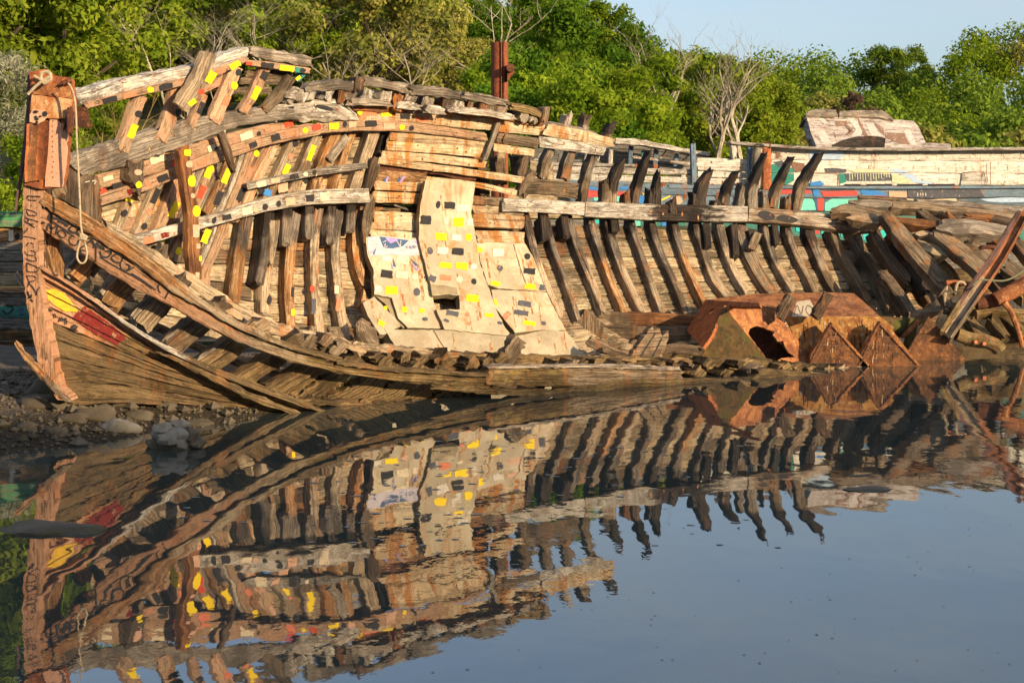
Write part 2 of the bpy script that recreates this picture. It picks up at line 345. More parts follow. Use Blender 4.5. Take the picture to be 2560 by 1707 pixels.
def rpoly(cx, cy, w_, h_, ang=0, kind='r', rough=.07, rg=rnd):
    pts = []
    if kind == 'o':
        for i in range(14):
            a = i / 14 * math.tau; k_ = 1 + rg.uniform(-rough, rough); pts.append((math.cos(a) * w_ / 2 * k_, math.sin(a) * h_ / 2 * k_))
    else:
        q = [(-1, -1), (1, -1), (1, 1), (-1, 1)]
        for i in range(4):
            a, b = q[i], q[(i + 1) % 4]
            for t in (0, .25, .5, .75):
                x = a[0] + (b[0] - a[0]) * t; y = a[1] + (b[1] - a[1]) * t
                pts.append((x * w_ / 2 + rg.uniform(-rough, rough) * min(w_, h_), y * h_ / 2 + rg.uniform(-rough, rough) * min(w_, h_)))
    ca, sa = math.cos(R(ang)), math.sin(R(ang))
    return [(cx + x * ca - y * sa, cy + x * sa + y * ca) for x, y in pts]
def decal(m, pts, dep, d, mat, lift=.009):
    """a painted mark lying on the part's own front face"""
    cx = sum(p[0] for p in pts) / len(pts); cy = sum(p[1] for p in pts) / len(pts)
    rings = [[(cx + (p[0] - cx) * s, cy + (p[1] - cy) * s) for p in pts] for s in (1, .5)]
    ids = []
    for rg in rings:
        ids.append([len(m.v) + i for i in range(len(rg))]); m.v += [U(*p, dep(*p) - d - lift) for p in rg]
    m.v.append(U(cx, cy, dep(cx, cy) - d - lift)); c = len(m.v) - 1; n = len(pts)
    for i in range(n):
        j = (i + 1) % n
        m.face((ids[0][i], ids[0][j], ids[1][j], ids[1][i]), mat); m.face((ids[1][i], ids[1][j], c), mat)
def stroke(m, pts, wd, dep, d, mat, lift=.012):
    n = max(3, int(plen(pts) / 5)); P = resample(pts, n); t, b = edges([tuple(p) for p in P], [wd * rnd.uniform(.75, 1.15) for _ in P])
    i0 = len(m.v)
    for a, c in zip(t, b):
        m.v.append(U(*a, dep(*a) - d - lift)); m.v.append(U(*c, dep(*c) - d - lift))
    for i in range(n - 1): m.face((i0 + 2 * i, i0 + 2 * i + 1, i0 + 2 * i + 3, i0 + 2 * i + 2), mat)
def ring(cx, cy, rx, ry, ang=0, n=12, a0=0, a1=360):
    ca, sa = math.cos(R(ang)), math.sin(R(ang)); o = []
    for i in range(n + 1):
        a = R(a0 + (a1 - a0) * i / n); x, y = rx * math.cos(a), ry * math.sin(a); o.append((cx + x * ca - y * sa, cy + x * sa + y * ca))
    return o
CK = {'y': 'p_yellow', 'k': 'p_black', 'r': 'p_red', 'c': 'p_coral', 'p': 'p_peach', 'e': 'p_cream', 'w': 'p_white', 's': 'p_slate', 'u': 'p_rawrust',
      'b': 'p_blue', 'n': 'p_navy', 'v': 'p_violet', 't': 'p_teal', 'm': 'p_crimson'}
def marks(m, reg, lst, dep, d):
    """(colour, x, y, w, h, angle, shape) in region units"""
    for it in lst:
        if it[0] == 'u': continue
        c_, x, y, w_, h_ = it[:5]; ang = it[5] if len(it) > 5 else 0; kd = it[6] if len(it) > 6 else 'r'
        decal(m, [T(reg, *p)[0] for p in rpoly(x, y, w_, h_, ang, kd)], dep, d, CK[c_], lift=.008 + rnd.random() * .003)
def bolts(m, pts, dep, d, n, rad=1.7, jy=7):
    P = resample(pts, max(3, n + 2))
    for p in P[1:-1]:
        if rnd.random() < .25: continue
        q = (p[0] + rnd.uniform(-14, 14), p[1] + rnd.uniform(-jy, jy)); decal(m, rpoly(*q, rad * 2 * rnd.uniform(.7, 1.5), rad * 2 * rnd.uniform(.7, 1.6), 0, 'o', .2), dep, d, 'p_rustbolt', .010)
        if rnd.random() < .6: stroke(m, [q, (q[0] + rnd.uniform(-1, 1), q[1] + rnd.uniform(5, 11))], rnd.uniform(2, 4.5), dep, d, 'p_streak', .008)
def plank(name, parent, pts, wd, mat, dep=Dfar, d=.2, thick=.06, mk=None, bolt=0, ends='jj', jag=.05, step=20, jit=.0035, bot=None):
    m = MB()
    if bot is None: t, b = edges(pts, wd)
    else: t, b = pts, bot
    strip(m, t, b, dep, d, thick, mat, step, jit, ends, jag)
    for reg, lst in (mk or []): marks(m, reg, lst, dep, d)
    if bolt: bolts(m, pts if bot is None else [((a[0] + c[0]) / 2, (a[1] + c[1]) / 2) for a, c in zip(pts, bot)] if len(pts) == len(bot) else pts, dep, d, bolt)
    return m.build(name, parent)
def inpoly(p, Q):
    x, y = p; c = False; j = len(Q) - 1
    for i in range(len(Q)):
        if (Q[i][1] > y) != (Q[j][1] > y) and x < (Q[j][0] - Q[i][0]) * (y - Q[i][1]) / (Q[j][1] - Q[i][1] + 1e-12) + Q[i][0]: c = not c
        j = i
    return c
def slab(m, outline, dep, d, thick, mat, holes=(), edge=None, cell=16, rough=1.2, seed=1):
    """a sheet with a traced outline and real thickness"""
    rg = random.Random(seed); loops = []
    for Q in [outline] + list(holes):
        L = []
        for a, b in zip(Q, Q[1:] + Q[:1]):
            n = max(1, int(plen([a, b]) / (cell * .7)))
            for i in range(n): L.append((a[0] + (b[0] - a[0]) * i / n + (rg.uniform(-rough, rough) if i else 0), a[1] + (b[1] - a[1]) * i / n + (rg.uniform(-rough, rough) if i else 0)))
        loops.append(L)
    vs, es = [], []
    for L in loops:
        b0 = len(vs); vs += [Vector(p) for p in L]; es += [(b0 + i, b0 + (i + 1) % len(L)) for i in range(len(L))]
    x0, x1 = min(p[0] for p in loops[0]), max(p[0] for p in loops[0]); y0, y1 = min(p[1] for p in loops[0]), max(p[1] for p in loops[0])
    y = y0 + cell / 2
    while y < y1:
        x = x0 + cell / 2
        while x < x1:
            q = (x + rg.uniform(-2, 2), y + rg.uniform(-2, 2))
            if inpoly(q, loops[0]) and not any(inpoly(q, h) for h in loops[1:]): vs.append(Vector(q))
            x += cell
        y += cell
    V, E, Fc, ov, oe, of = delaunay_2d_cdt(vs, es, [], 0, 1e-4)
    tris = []
    for f_ in Fc:
        c = ((V[f_[0]][0] + V[f_[1]][0] + V[f_[2]][0]) / 3, (V[f_[0]][1] + V[f_[1]][1] + V[f_[2]][1]) / 3)
        if inpoly(c, loops[0]) and not any(inpoly(c, h) for h in loops[1:]): tris.append(f_)
    P = [U(p[0], p[1], dep(p[0], p[1]) - d) for p in V]
    cx, cy = (x0 + x1) / 2, (y0 + y1) / 2
    a, b, c = U(cx, cy, dep(cx, cy)), U(cx + 5, cy, dep(cx + 5, cy)), U(cx, cy + 5, dep(cx, cy + 5))
    nm = (b - a).cross(c - a).normalized()
    if nm.dot(Vector((0, 0, CZ)) - a) < 0: nm = -nm
    b0 = len(m.v); m.v += P; nb = len(P); m.v += [p - nm * thick for p in P]
    cnt = {}
    for t in tris:
        t = tuple(t); n_ = (P[t[1]] - P[t[0]]).cross(P[t[2]] - P[t[0]])
        if n_.dot(nm) < 0: t = t[::-1]
        m.face([b0 + i for i in t], mat); m.face([b0 + nb + i for i in t[::-1]], edge or mat)
        for i in range(3): cnt[(t[i], t[(i + 1) % 3])] = 1
    for (i, j) in list(cnt):
        if (j, i) not in cnt: m.face((b0 + j, b0 + i, b0 + nb + i, b0 + nb + j), edge or mat)
    return m
def tube(m, pts, rad, mat, seg=8, cap=True):
    n = len(pts); P = [Vector(p) for p in pts]; rs = rad if isinstance(rad, (list, tuple)) else [rad] * n
    t0 = (P[1] - P[0]).normalized(); up = Vector((0, 0, 1)) if abs(t0.z) < .9 else Vector((1, 0, 0)); x = t0.cross(up).normalized(); b0 = len(m.v); u = 0
    for i in range(n):
        t = (P[min(n - 1, i + 1)] - P[max(0, i - 1)]).normalized(); x = (x - t * x.dot(t)).normalized(); y = t.cross(x)
        for j in range(seg):
            a = j / seg * math.tau; m.v.append(P[i] + (x * math.cos(a) + y * math.sin(a)) * rs[i])
    for i in range(n - 1):
        du = (P[i + 1] - P[i]).length
        for j in range(seg):
            k_ = (j + 1) % seg; a = b0 + i * seg
            m.face((a + j, a + k_, a + seg + k_, a + seg + j), mat, [(u, j * .05), (u, j * .05 + .05), (u + du, j * .05 + .05), (u + du, j * .05)])
        u += du
    if cap:
        m.face([b0 + j for j in range(seg)][::-1], mat); m.face([b0 + (n - 1) * seg + j for j in range(seg)], mat)
def tubepx(m, pts, dep, rad, mat, seg=8, n=None):
    P = resample(pts, n or max(3, int(plen(pts) / 8))); tube(m, [U(p[0], p[1], dep(p[0], p[1])) for p in P], rad, mat, seg)
def box(m, lo, hi, mat):
    b = len(m.v); m.v += [Vector((x, y, z)) for x in (lo[0], hi[0]) for y in (lo[1], hi[1]) for z in (lo[2], hi[2])]
    for q in ((0, 1, 3, 2), (4, 6, 7, 5), (0, 4, 5, 1), (2, 3, 7, 6), (0, 2, 6, 4), (1, 5, 7, 3)): m.face([b + i for i in q], mat)
def thing(name, label, cat, loc=(0, 0, 0), group=None):
    o = bpy.data.objects.new(name, None); col.objects.link(o); o.location = loc; o.empty_display_size = .3
    return tag(o, label, cat, group)
def tag(o, label=None, cat=None, group=None, kind=None):
    if label: o['label'] = label
    if cat: o['category'] = cat
    if group: o['group'] = group
    if kind: o['kind'] = kind
    return o

# ------------------------------------------------------------------ setting: ground, hills, water
def fbm(x, y, s=1.0, o=4):
    v = 0; a = 1; t = 0
    for i in range(o):
        v += a * math.sin(x * s * 1.3 + 1.7 * i + 1.1 * math.sin(y * s * .9 + i)) * math.sin(y * s * 1.1 - 2.3 * i + .9 * math.sin(x * s * .8 + 2 * i)); t += a; a *= .5; s *= 2.03
    return v / t
def ground(x, y):
    z = -.55
    dd = (x + 4.9) * -.745 + (y - 13.1) * .667
    shore = max(-.5, min(.4, .19 * dd)) + .03 * fbm(x, y, 2.2); wgt = 1 - sst(-3.0, -1.2, x - max(0, 15 - y) * .3)
    wgt *= 1 - sst(20, 23, y) * sst(-12, -6, x)
    z = z + (shore - z) * wgt
    if y > 25.5: z = max(z, -.55 + sst(25.5, 30, y) * 1.0 + .05 * fbm(x, y, 1.3))
    if y > 34:
        a = x / y; sl_ = .08 + .15 * (1 - sst(-.06, .10, a)); t = y - 34
        far = .10 * min(t, 160) if a > .05 else 0
        z += max(far, sl_ * min(t, 75)) + .35 * fbm(x, y, .25) * min(1, t / 10)
    return z
def grid(name, xs, ys, fn, mat, kind='structure'):
    m = MB(); nx = len(xs)
    for y in ys:
        for x in xs: m.v.append(Vector((x, y, fn(x, y))))
    for j in range(len(ys) - 1):
        for i in range(nx - 1): a = j * nx + i; m.face((a, a + 1, a + nx + 1, a + nx), mat if not callable(mat) else mat(xs[i], ys[j]))
    return tag(m.build(name, sharp=80), kind=kind)
xs = sorted(set([-260, -180, -120, -80, -60] + [-45 + 3 * i for i in range(13)] + [round(-8 + .14 * i, 3) for i in range(52)] + [i * 1.5 for i in range(0, 30)] + [50, 60, 80, 110, 150, 200, 260]))
ys = sorted(set([-2, 2, 6, 9, 11] + [round(12 + .14 * i, 3) for i in range(44)] + [18.5 + i * 1.0 for i in range(24)] + [44 + 4 * i for i in range(20)] + [130, 150, 170, 190, 220, 260, 320, 420]))
grid('ground', xs, ys, ground, lambda x, y: 'gravel' if y < 33 else 'hill_soil')
# unseen ridge added behind the viewer, shaped to keep the low sun off the water
m = MB(); nrm = Vector((SD.x, SD.y, 0)).normalized(); al = Vector((-nrm.y, nrm.x, 0)); base = nrm * 46
for i in range(61):
    t = (i - 30) * 3.2; hh = 16.2 - .14 * max(-40, min(40, t - 7.6)) + .55 * fbm(t, 3, .35) + .4 * fbm(t, 9, 1.1)
    for s_, hz in ((-18, -1), (-7, hh * .6), (0, hh), (7, hh * .7), (22, -1)):
        p = base + al * t + nrm * s_; m.v.append(Vector((p.x, p.y, hz)))
for i in range(60):
    for j in range(4): a = i * 5 + j; m.face((a, a + 1, a + 6, a + 5), 'hill_soil')
tag(m.build('shade_ridge'), kind='structure')
m = MB()
for x in (-260, 260):
    for y in (-60, 60): m.v.append(Vector((x, y, 0)))
m.face((0, 2, 3, 1), 'water'); tag(m.build('water'), kind='structure')

# ================================================================== THE WRECK
wreck = thing('wooden_shipwreck', 'large rotting wooden ship wreck with bare ribs and painted rectangles, heeled over in the water', 'shipwreck', (-1, 18, 0))
# ---- far side planking, left (bow) and right (stern) runs
def planking(topc, botc, x0, x1, rows, matfn, d=0, skip=None, brk=230, seed=3):
    rg = random.Random(seed)
    def ev(c, x):
        for a, b in zip(c, c[1:]):
            if x <= b[0]: return a[1] + (b[1] - a[1]) * (x - a[0]) / (b[0] - a[0])
        return c[-1][1]
    vs = [0]
    for i in range(rows): vs.append(vs[-1] + rg.uniform(.75, 1.25))
    vs = [v / vs[-1] for v in vs]
    for r_ in range(rows):
        x = x0 + rg.uniform(-4, 4)
        while x < x1 - 20:
            e = min(x1 + rg.uniform(-8, 8), x + brk * rg.uniform(.7, 1.7))
            if x1 - e < 50: e = x1
            if not (skip and skip(r_, x, e)):
                n = max(3, int((e - x) / 40)); X = [x + 1 + (e - x - 2) * i / (n - 1) for i in range(n)]
                tp = [(q, ev(topc, q) + (ev(botc, q) - ev(topc, q)) * vs[r_] + 1.0) for q in X]; bt = [(q, ev(topc, q) + (ev(botc, q) - ev(topc, q)) * vs[r_ + 1] - 1.0) for q in X]
                plank('hull_plank', wreck, tp, 0, matfn(r_, (x + e) / 2, rg), d=d + rg.uniform(-.012, .012), thick=.05, bot=bt, step=30, jag=.012, bolt=0)
            x = e
lt = T(0, 210, 425, 300, 385, 420, 348, 560, 312, 700, 288, 880, 275); lb = T(0, 210, 720, 420, 760, 600, 800, 880, 830)
planking(lt, lb, 234, 958, 13, lambda r_, x, g: g.choice(['wood_peach', 'wood_tan', 'wood_cream', 'wood_plank', 'wood_peach'] if r_ < 6 and x < 620 else ['wood_tan', 'wood_plank', 'wood_cream', 'wood_orange'] if r_ < 7 else ['wood_plank', 'wood_tan', 'wood_plank', 'wood_plank_dark']),
         skip=lambda r_, x, e: False, seed=5)
rt = T(0, 860, 520, 1230, 520, 1300, 515, 1600, 528, 1800, 538, 2000, 556, 2160, 600); rb = T(0, 860, 810, 1250, 830, 1600, 790, 1900, 765, 2160, 740)
planking(rt, rb, 940, 2340, 9, lambda r_, x, g: g.choice(['wood_plank', 'wood_plank', 'wood_tan', 'wood_brown', 'wood_plank'] if x < 2020 and r_ > 1 else ['wood_plank_dark', 'wood_brown', 'wood_tan', 'wood_plank']), seed=8, brk=280)
planking(T(0, 860, 288, 1000, 305, 1130, 345), T(0, 860, 560, 1130, 560), 936, 1215, 6, lambda r_, x, g: g.choice(['wood_plank_dark', 'wood_rust', 'wood_plank_dark']), d=-.02, seed=15)
# ---- left ribs, bow half
def rib(pts, wd, mat, d=.16, thick=.16, mk=None, **kw):
    if pts[0][0] < 900 and pts[0][1] < 420 and mk and rnd.random() < .75:
        o_ = rnd.uniform(19, 25); plank('rib', wreck, [(x - o_, y + rnd.uniform(-3, 3)) for x, y in pts], (wd if not isinstance(wd, list) else wd[0]) * .42, rnd.choice(['wood_tan', 'wood_bleach', 'wood_grey', 'wood_peach']), d=d - .05, thick=.08, step=24)
    wd = [q * .8 * rnd.uniform(.85, 1.1) for q in wd] if isinstance(wd, list) else wd * .8 * rnd.uniform(.88, 1.08)
    return plank('rib', wreck, pts, wd, mat, d=d, thick=thick, mk=mk, step=24, **kw)
w1 = lambda x: x / 2.735
rib(T(1, 930, 1060, 880, 1200, 800, 1400), w1(70), 'wood_tan', mk=[(1, [('y', 890, 1140, 45, 50, -65), ('k', 852, 1240, 38, 55, 25, 'o')])])
rib(T(1, 1110, 1010, 1050, 1150, 980, 1320, 920, 1450), w1(78), 'wood_tan', mk=[(1, [('k', 1063, 1122, 105, 38, -66), ('c', 1022, 1230, 42, 42, 0, 'o'), ('k', 987, 1330, 40, 52, 20, 'o')])])
rib(T(1, 1240, 990, 1180, 1150, 1110, 1310, 1060, 1420), w1(85), 'wood_peach', mk=[(1, [('c', 1235, 1105, 34, 44, 10, 'o'), ('y', 1190, 1215, 115, 42, -64)])])
rib(T(1, 1470, 880, 1400, 1050, 1300, 1290, 1180, 1560), w1(82), 'wood_peach', mk=[(1, [('y', 1430, 955, 95, 45, -66), ('r', 1378, 1095, 90, 42, -66), ('k', 1255, 1408, 38, 52, 20, 'o'), ('y', 1222, 1497, 44, 55, 15, 'o'), ('k', 1085, 1465, 38, 55, 25, 'o')])])
rib(T(1, 1590, 850, 1510, 1050, 1420, 1240), w1(66), 'wood_orange', mk=[(1, [('y', 1550, 985, 105, 42, -66), ('k', 1497, 1138, 100, 42, -68)])])
rib(T(1, 1730, 800, 1650, 1040, 1570, 1230, 1480, 1480, 1410, 1640) + T(2, 1270, 720), w1(72), 'wood_peach', mk=[(1, [('y', 1755, 832, 40, 44, 0, 'o'), ('k', 1650, 1110, 95, 42, -68), ('y', 1410, 1395, 100, 44, -70)])])
rib(T(3, 370, 520, 290, 680, 200, 860, 120, 1080), w1(72), 'wood_peach', mk=[(3, [('p', 335, 610, 80, 30, -66), ('c', 175, 740, 70, 28, -66), ('k', 120, 890, 95, 36, -68)])])
rib(T(3, 510, 480, 430, 660, 340, 850, 260, 1000), w1(76), 'wood_tan', mk=[(3, [('k', 490, 545, 42, 48, 10, 'o'), ('c', 458, 632, 36, 44, 0, 'o'), ('y', 428, 722, 75, 36, -66), ('k', 252, 870, 36, 44, 10, 'o'), ('b', 300, 880, 44, 50, -70)])])
rib(T(3, 660, 460, 580, 640, 500, 820, 440, 960), w1(76), 'wood_tan', mk=[(3, [('y', 598, 608, 112, 34, -70), ('p', 405, 845, 66, 60, -10), ('k', 560, 800, 28, 44, 10, 'o')])])
rib(T(3, 780, 460, 700, 640, 650, 780, 610, 940), w1(80), 'wood_orange'); rib(T(3, 890, 460, 820, 660, 770, 800, 740, 930), w1(66), 'wood_orange')
rib(T(3, 850, 500, 730, 660), w1(60), 'wood_grey', d=.24, thick=.08)
rib(T(3, 1040, 450, 970, 660, 900, 860, 880, 960), w1(100), 'wood_tan', d=.2)
rib(T(3, 1095, 470, 1060, 640, 1010, 860), w1(34), 'wood_char', d=.14)  # strip in char colour stands in for the shade in an open gap
# lower, darker run of the same frames
w4 = lambda x: x / 2.502
for top_, low, wd, hi_, lo_ in (
    (None, T(4, 150, 150, 105, 400, 70, 650, 60, 760), 100, 'wood_char', 'wood_orange'),
    (T(4, 290, 130, 265, 350, 225, 570), T(4, 330, 180, 285, 450, 258, 600, 262, 770), 80, 'wood_char', 'wood_tan'),
    (T(4, 400, 100, 395, 330), T(4, 460, 130, 425, 340, 410, 600, 425, 850), 80, 'wood_char', 'wood_orange'),
    (T(4, 540, 90, 535, 292), T(4, 600, 110, 570, 320, 575, 600, 605, 890), 82, 'wood_char', 'wood_tan'),
    (T(4, 680, 90, 665, 322), T(4, 730, 110, 700, 330, 725, 650, 765, 920), 80, 'wood_char', 'wood_tan'),
    (T(4, 800, 80, 792, 242), T(4, 860, 110, 835, 260, 855, 480, 890, 700), 80, 'wood_char', 'wood_orange')):
    if top_: rib(top_, w4(wd * .9), [(0, 'wood_char'), (.3, 'wood_greydark')], d=.30, thick=.2, ends='cj')
    rib(low, w4(wd * .9), [(0, 'wood_greydark'), (.28, lo_)], d=.2, thick=.2,
        mk=[(4, [it for it in [('r', 553, 605, 30, 42, 0, 'o'), ('s', 562, 715, 26, 95, 2), ('k', 284, 676, 32, 60, 10, 'o'), ('c', 716, 705, 30, 80, 5), ('y', 432, 752, 22, 40, 0), ('e', 705, 610, 26, 50, 0), ('k', 430, 625, 18, 60, 5)] if abs(it[1] - (low[-2][0] - 560) * 2.502) < 40])])
plank('batten', wreck, T(4, 305, 180, 300, 450), w4(30), 'wood_tan', d=.34, thick=.05)
# ---- right ribs, stern half
RB = [(110, 850, 160, 1080, 220, 1260, 335, 1560), (240, 850, 290, 1050, 370, 1280, 455, 1550), (400, 850, 470, 1080, 550, 1290, 625, 1520), (540, 870, 600, 1080, 680, 1290, 780, 1520),
      (655, 870, 720, 1090, 795, 1290, 895, 1520), (820, 880, 880, 1090, 950, 1280, 1030, 1500), (965, 880, 1020, 1080, 1100, 1270, 1200, 1520), (1120, 880, 1170, 1080, 1240, 1260, 1320, 1450),
      (1275, 890, 1320, 1080, 1390, 1270, 1475, 1420), (1420, 890, 1470, 1080, 1540, 1250, 1620, 1400), (1575, 900, 1615, 1060, 1700, 1240, 1800, 1400), (1725, 900, 1770, 1060, 1840, 1220, 1940, 1390),
      (1890, 910, 1940, 1080, 2020, 1240, 2090, 1390), (2025, 920, 2080, 1080, 2160, 1250, 2260, 1400)]
for i, q in enumerate(RB):
    p = T(5, *q); wd = 20 + (11 if i == 10 else 0) + rnd.uniform(-3, 4)
    sh = rnd.uniform(-3, 3); p = [(a + sh * (1 - j * .5) + rnd.uniform(-1.5, 1.5), b + (rnd.uniform(-14, 4) if j == len(p) - 1 else 0)) for j, (a, b) in enumerate(p)]
    p = [(a, b - 30) for a, b in p[:1]] + p
    rib(p, [wd * 1.1, wd * 1.1, wd, wd, wd * .95], [(0, 'wood_char'), (rnd.choice([.15, .25, .3, .4]), 'wood_greydark'), (rnd.choice([.5, .6]), rnd.choice(['wood_brown', 'wood_tan', 'wood_orange', 'wood_tan']))], d=.19, thick=.19)
for q, mt in (((1040, 990, 1100, 1150, 1200, 1330, 1300, 1520), 'wood_brown'), ((1190, 1000, 1260, 1170, 1350, 1330, 1450, 1560), 'wood_brown'), ((1345, 1020, 1400, 1170, 1490, 1310, 1580, 1430), 'wood_dark'), ((1455, 1040, 1560, 1250, 1680, 1430, 1730, 1520), 'wood_dark')):  # first dark rib: its shadow is put into the wood colour
    rib(T(7, *q), 24, mt, d=.26, thick=.26)
rib(T(7, 1400, 1320, 1470, 1430, 1550, 1570), 30, 'wood_dark', d=.5, thick=.2)
# doubled frame ends hanging behind the shelf stringer
for x, y0, y1 in ((215, 840, 1010), (360, 840, 990), (700, 850, 960), (1330, 890, 1060), (1520, 900, 1120), (1800, 900, 1040), (1640, 940, 1010)):
    rib(T(5, x, y0, x + 15, y1), 24, 'wood_char', d=.30, thick=.2)
rib(T(5, 1690, 960, 1640, 1070), 26, 'wood_brown', d=.4, thick=.1)
# ---- burnt frame heads above the stringer
def head(q, ws, mat='wood_char', lowmat='wood_brown', sp=.35, d=.3, thick=.2):
    p = T(5, *q); plank('frame_head', wreck, p, [w1(x) * .78 for x in ws], [(0, lowmat), (sp, mat)], d=d, thick=thick * .75, step=10, jit=.009, jag=.12)
head((690, 790, 700, 640, 740, 530, 772, 455), (66, 76, 62, 14)); head((640, 790, 645, 600), (62, 48), 'wood_dark', 'wood_brown', .3)
head((838, 790, 868, 650, 908, 530, 948, 405), (60, 66, 56, 12), 'wood_char', 'wood_dark'); head((790, 790, 792, 680), (56, 44), 'wood_rust')
head((1000, 800, 1000, 650, 1017, 555), (62, 52, 10), 'wood_char', 'wood_char'); head((955, 800, 962, 665), (62, 46), 'wood_char', 'wood_char')
head((1285, 830, 1300, 700, 1330, 610, 1378, 535), (96, 92, 66, 14), 'wood_char', 'wood_char'); head((1255, 790, 1250, 700), (46, 32), 'wood_char', 'wood_char')
head((1455, 800, 1480, 680, 1550, 548), (72, 62, 12), 'wood_char', 'wood_brown', .3); head((1400, 800, 1410, 728), (62, 50), 'wood_char', 'wood_dark')
head((1565, 800, 1580, 640), (76, 26), 'wood_grey', 'wood_grey')
head((1650, 830, 1660, 650, 1742, 425), (92, 70, 14), 'wood_char', 'wood_grey', .42); head((1740, 820, 1736, 695), (70, 48), 'wood_grey', 'wood_brown')
head((1790, 820, 1830, 650, 1928, 445), (70, 64, 14), 'wood_char', 'wood_brown', .5)
head((1945, 830, 1990, 650, 2090, 480, 2125, 415), (72, 72, 50, 30), 'wood_char', 'wood_brown', .4); head((1888, 820, 1892, 705), (66, 50), 'wood_brown', 'wood_rust')
head((1105, 830, 1108, 728), (72, 50), 'wood_char', 'wood_char', d=.48)
for q, ws in (((215, 610, 245, 480, 290, 380), (80, 76, 70)), ((365, 620, 390, 500, 420, 400), (80, 76, 66)), ((485, 830, 515, 600, 575, 420), (64, 62, 58))):
    head(q, ws, 'wood_grey', 'wood_brown', .5, d=.28)
head((365, 260, 390, 200, 402, 138), (66, 62, 46), 'wood_grey', 'wood_grey'); head((500, 270, 512, 200, 525, 168), (64, 60, 50), 'wood_dark', 'wood_grey'); head((650, 330, 680, 260, 706, 205), (62, 56, 46), 'wood_char', 'wood_brown')
head((60, 640, 80, 520, 120, 400), (70, 70, 60), 'wood_dark', 'wood_dark'); head((70, 720, 110, 620, 165, 540), (80, 70, 50), 'wood_brown', 'wood_brown', d=.4)
for q in ((1890, 640, 1910, 830), (2030, 640, 2060, 830), (1770, 660, 1790, 900)): plank('rib', wreck, T(3, *q), w1(70), 'wood_dark', d=.12, thick=.2)
# ---- shelf stringer along the stern half
plank('stringer', wreck, T(5, -60, 772, 220, 780, 500, 800), w1(88), 'wood_whitegrey', d=.42, thick=.12, bolt=6, ends='jc')
plank('stringer', wreck, T(5, 503, 800, 900, 818, 1260, 828, 1612, 833), [w1(98), w1(108), w1(110), w1(104)], [(0, 'wood_whitegrey'), (.34, 'wood_char'), (.73, 'wood_whitegrey')], d=.44, thick=.14, bolt=9, ends='cc')
plank('stringer', wreck, T(5, 1620, 836, 2000, 862, 2352, 905) + T(7, 1400, 985), [w1(100), w1(96), w1(100), w1(70)], [(0, 'wood_grey'), (.12, 'wood_dark'), (.42, 'wood_grey'), (.68, 'wood_brown')], d=.44, thick=.14, bolt=6, ends='cj',
      mk=[(5, [('k', 1740, 845, 120, 62, 12, 'o'), ('k', 1880, 868, 150, 48, 8, 'o'), ('u', 2190, 880, 90, 46, 5, 'o')])])
plank('hull_plank', wreck, T(5, 95, 650, 270, 655, 450, 680), w1(105), 'wood_plank_dark', d=.40, thick=.08, bolt=3)
# ---- upper planks amidships
S3 = [('wood_cream', (925, 358, 1200, 352, 1600, 392, 2190, 452), 84, .30, 8), ('wood_cream', (1130, 497, 1500, 522, 1820, 557), 60, .30, 3), ('wood_cream', (1115, 562, 1500, 585, 1800, 612), 64, .30, 5),
      ('wood_cream', (1850, 572, 2120, 610), 54, .33, 2), ('wood_cream', (1085, 622, 1450, 650, 1790, 690), 54, .30, 4), ('wood_cream', (1062, 662, 1450, 712, 1700, 745, 2075, 802), 46, .34, 5),
      ('wood_orange', (1045, 762, 1390, 792), 76, .30, 2), ('wood_cream', (1390, 790, 1740, 832, 2050, 892), 38, .33, 4), ('wood_cream', (1035, 832, 1370, 842), 62, .31, 2), ('wood_cream', (1012, 908, 1340, 922), 74, .30, 3),
      ('wood_cream', (1030, 1042, 1330, 1060), 78, .30, 3), ('wood_cream', (1010, 1102, 1330, 1116), 48, .30, 2), ('wood_cream', (1000, 1152, 1330, 1172), 46, .30, 2),
      ('wood_plank_dark', (1700, 930, 2062, 952), 60, .31, 0), ('wood_plank', (1700, 992, 2052, 1012), 52, .30, 0), ('wood_cream', (1700, 1064, 2052, 1082), 88, .30, 2), ('wood_cream', (1730, 1160, 2052, 1172), 50, .30, 0), ('wood_cream', (1730, 1204, 2052, 1214), 38, .30, 0),
      ('wood_plank_dark', (1870, 505, 2180, 540), 62, .31, 2), ('wood_plank', (1870, 620, 1920, 625), 50, .31, 0)]
for mt, q, wd, d, nb in S3:
    mk = []
    if q[0] == 925: mk = [(3, [('c', 1000, 333, 100, 45, -4), ('y', 1108, 338, 74, 44, -3), ('k', 1240, 358, 66, 38, 2), ('c', 1360, 378, 90, 34, 6), ('y', 930, 332, 36, 36, 0, 'o'), ('u', 1500, 385, 44, 80, 12), ('u', 1790, 415, 30, 80, 20), ('u', 2150, 455, 50, 80, 18)])]
    if q[:2] == (1045, 762): mk = [(3, [('v', 1112, 800, 14, 60, 15), ('n', 1096, 812, 12, 56, 10), ('v', 1218, 792, 14, 60, 30), ('n', 1192, 800, 12, 62, 25)])]
    if q[0] in (1115, 1085): mk = [(3, [('u', 1150, 600, 40, 60, 15), ('u', 1275, 605, 40, 66, 15), ('u', 1425, 590, 36, 70, 15)])]
    if q[:2] == (1130, 497): mk = [(3, [('u', 1460, 510, 34, 60, 15)])]
    plank('hull_plank', wreck, T(3, *q), w1(wd), mt, d=d, thick=.05, mk=mk, bolt=nb, jag=.04)
m = MB(); slab(m, T(3, 1045, 672, 1470, 705, 1735, 760, 1720, 800, 1600, 790, 1470, 755, 1045, 725), Dfar, .24, .02, 'rust_dark'); m.build('iron_plate', wreck)
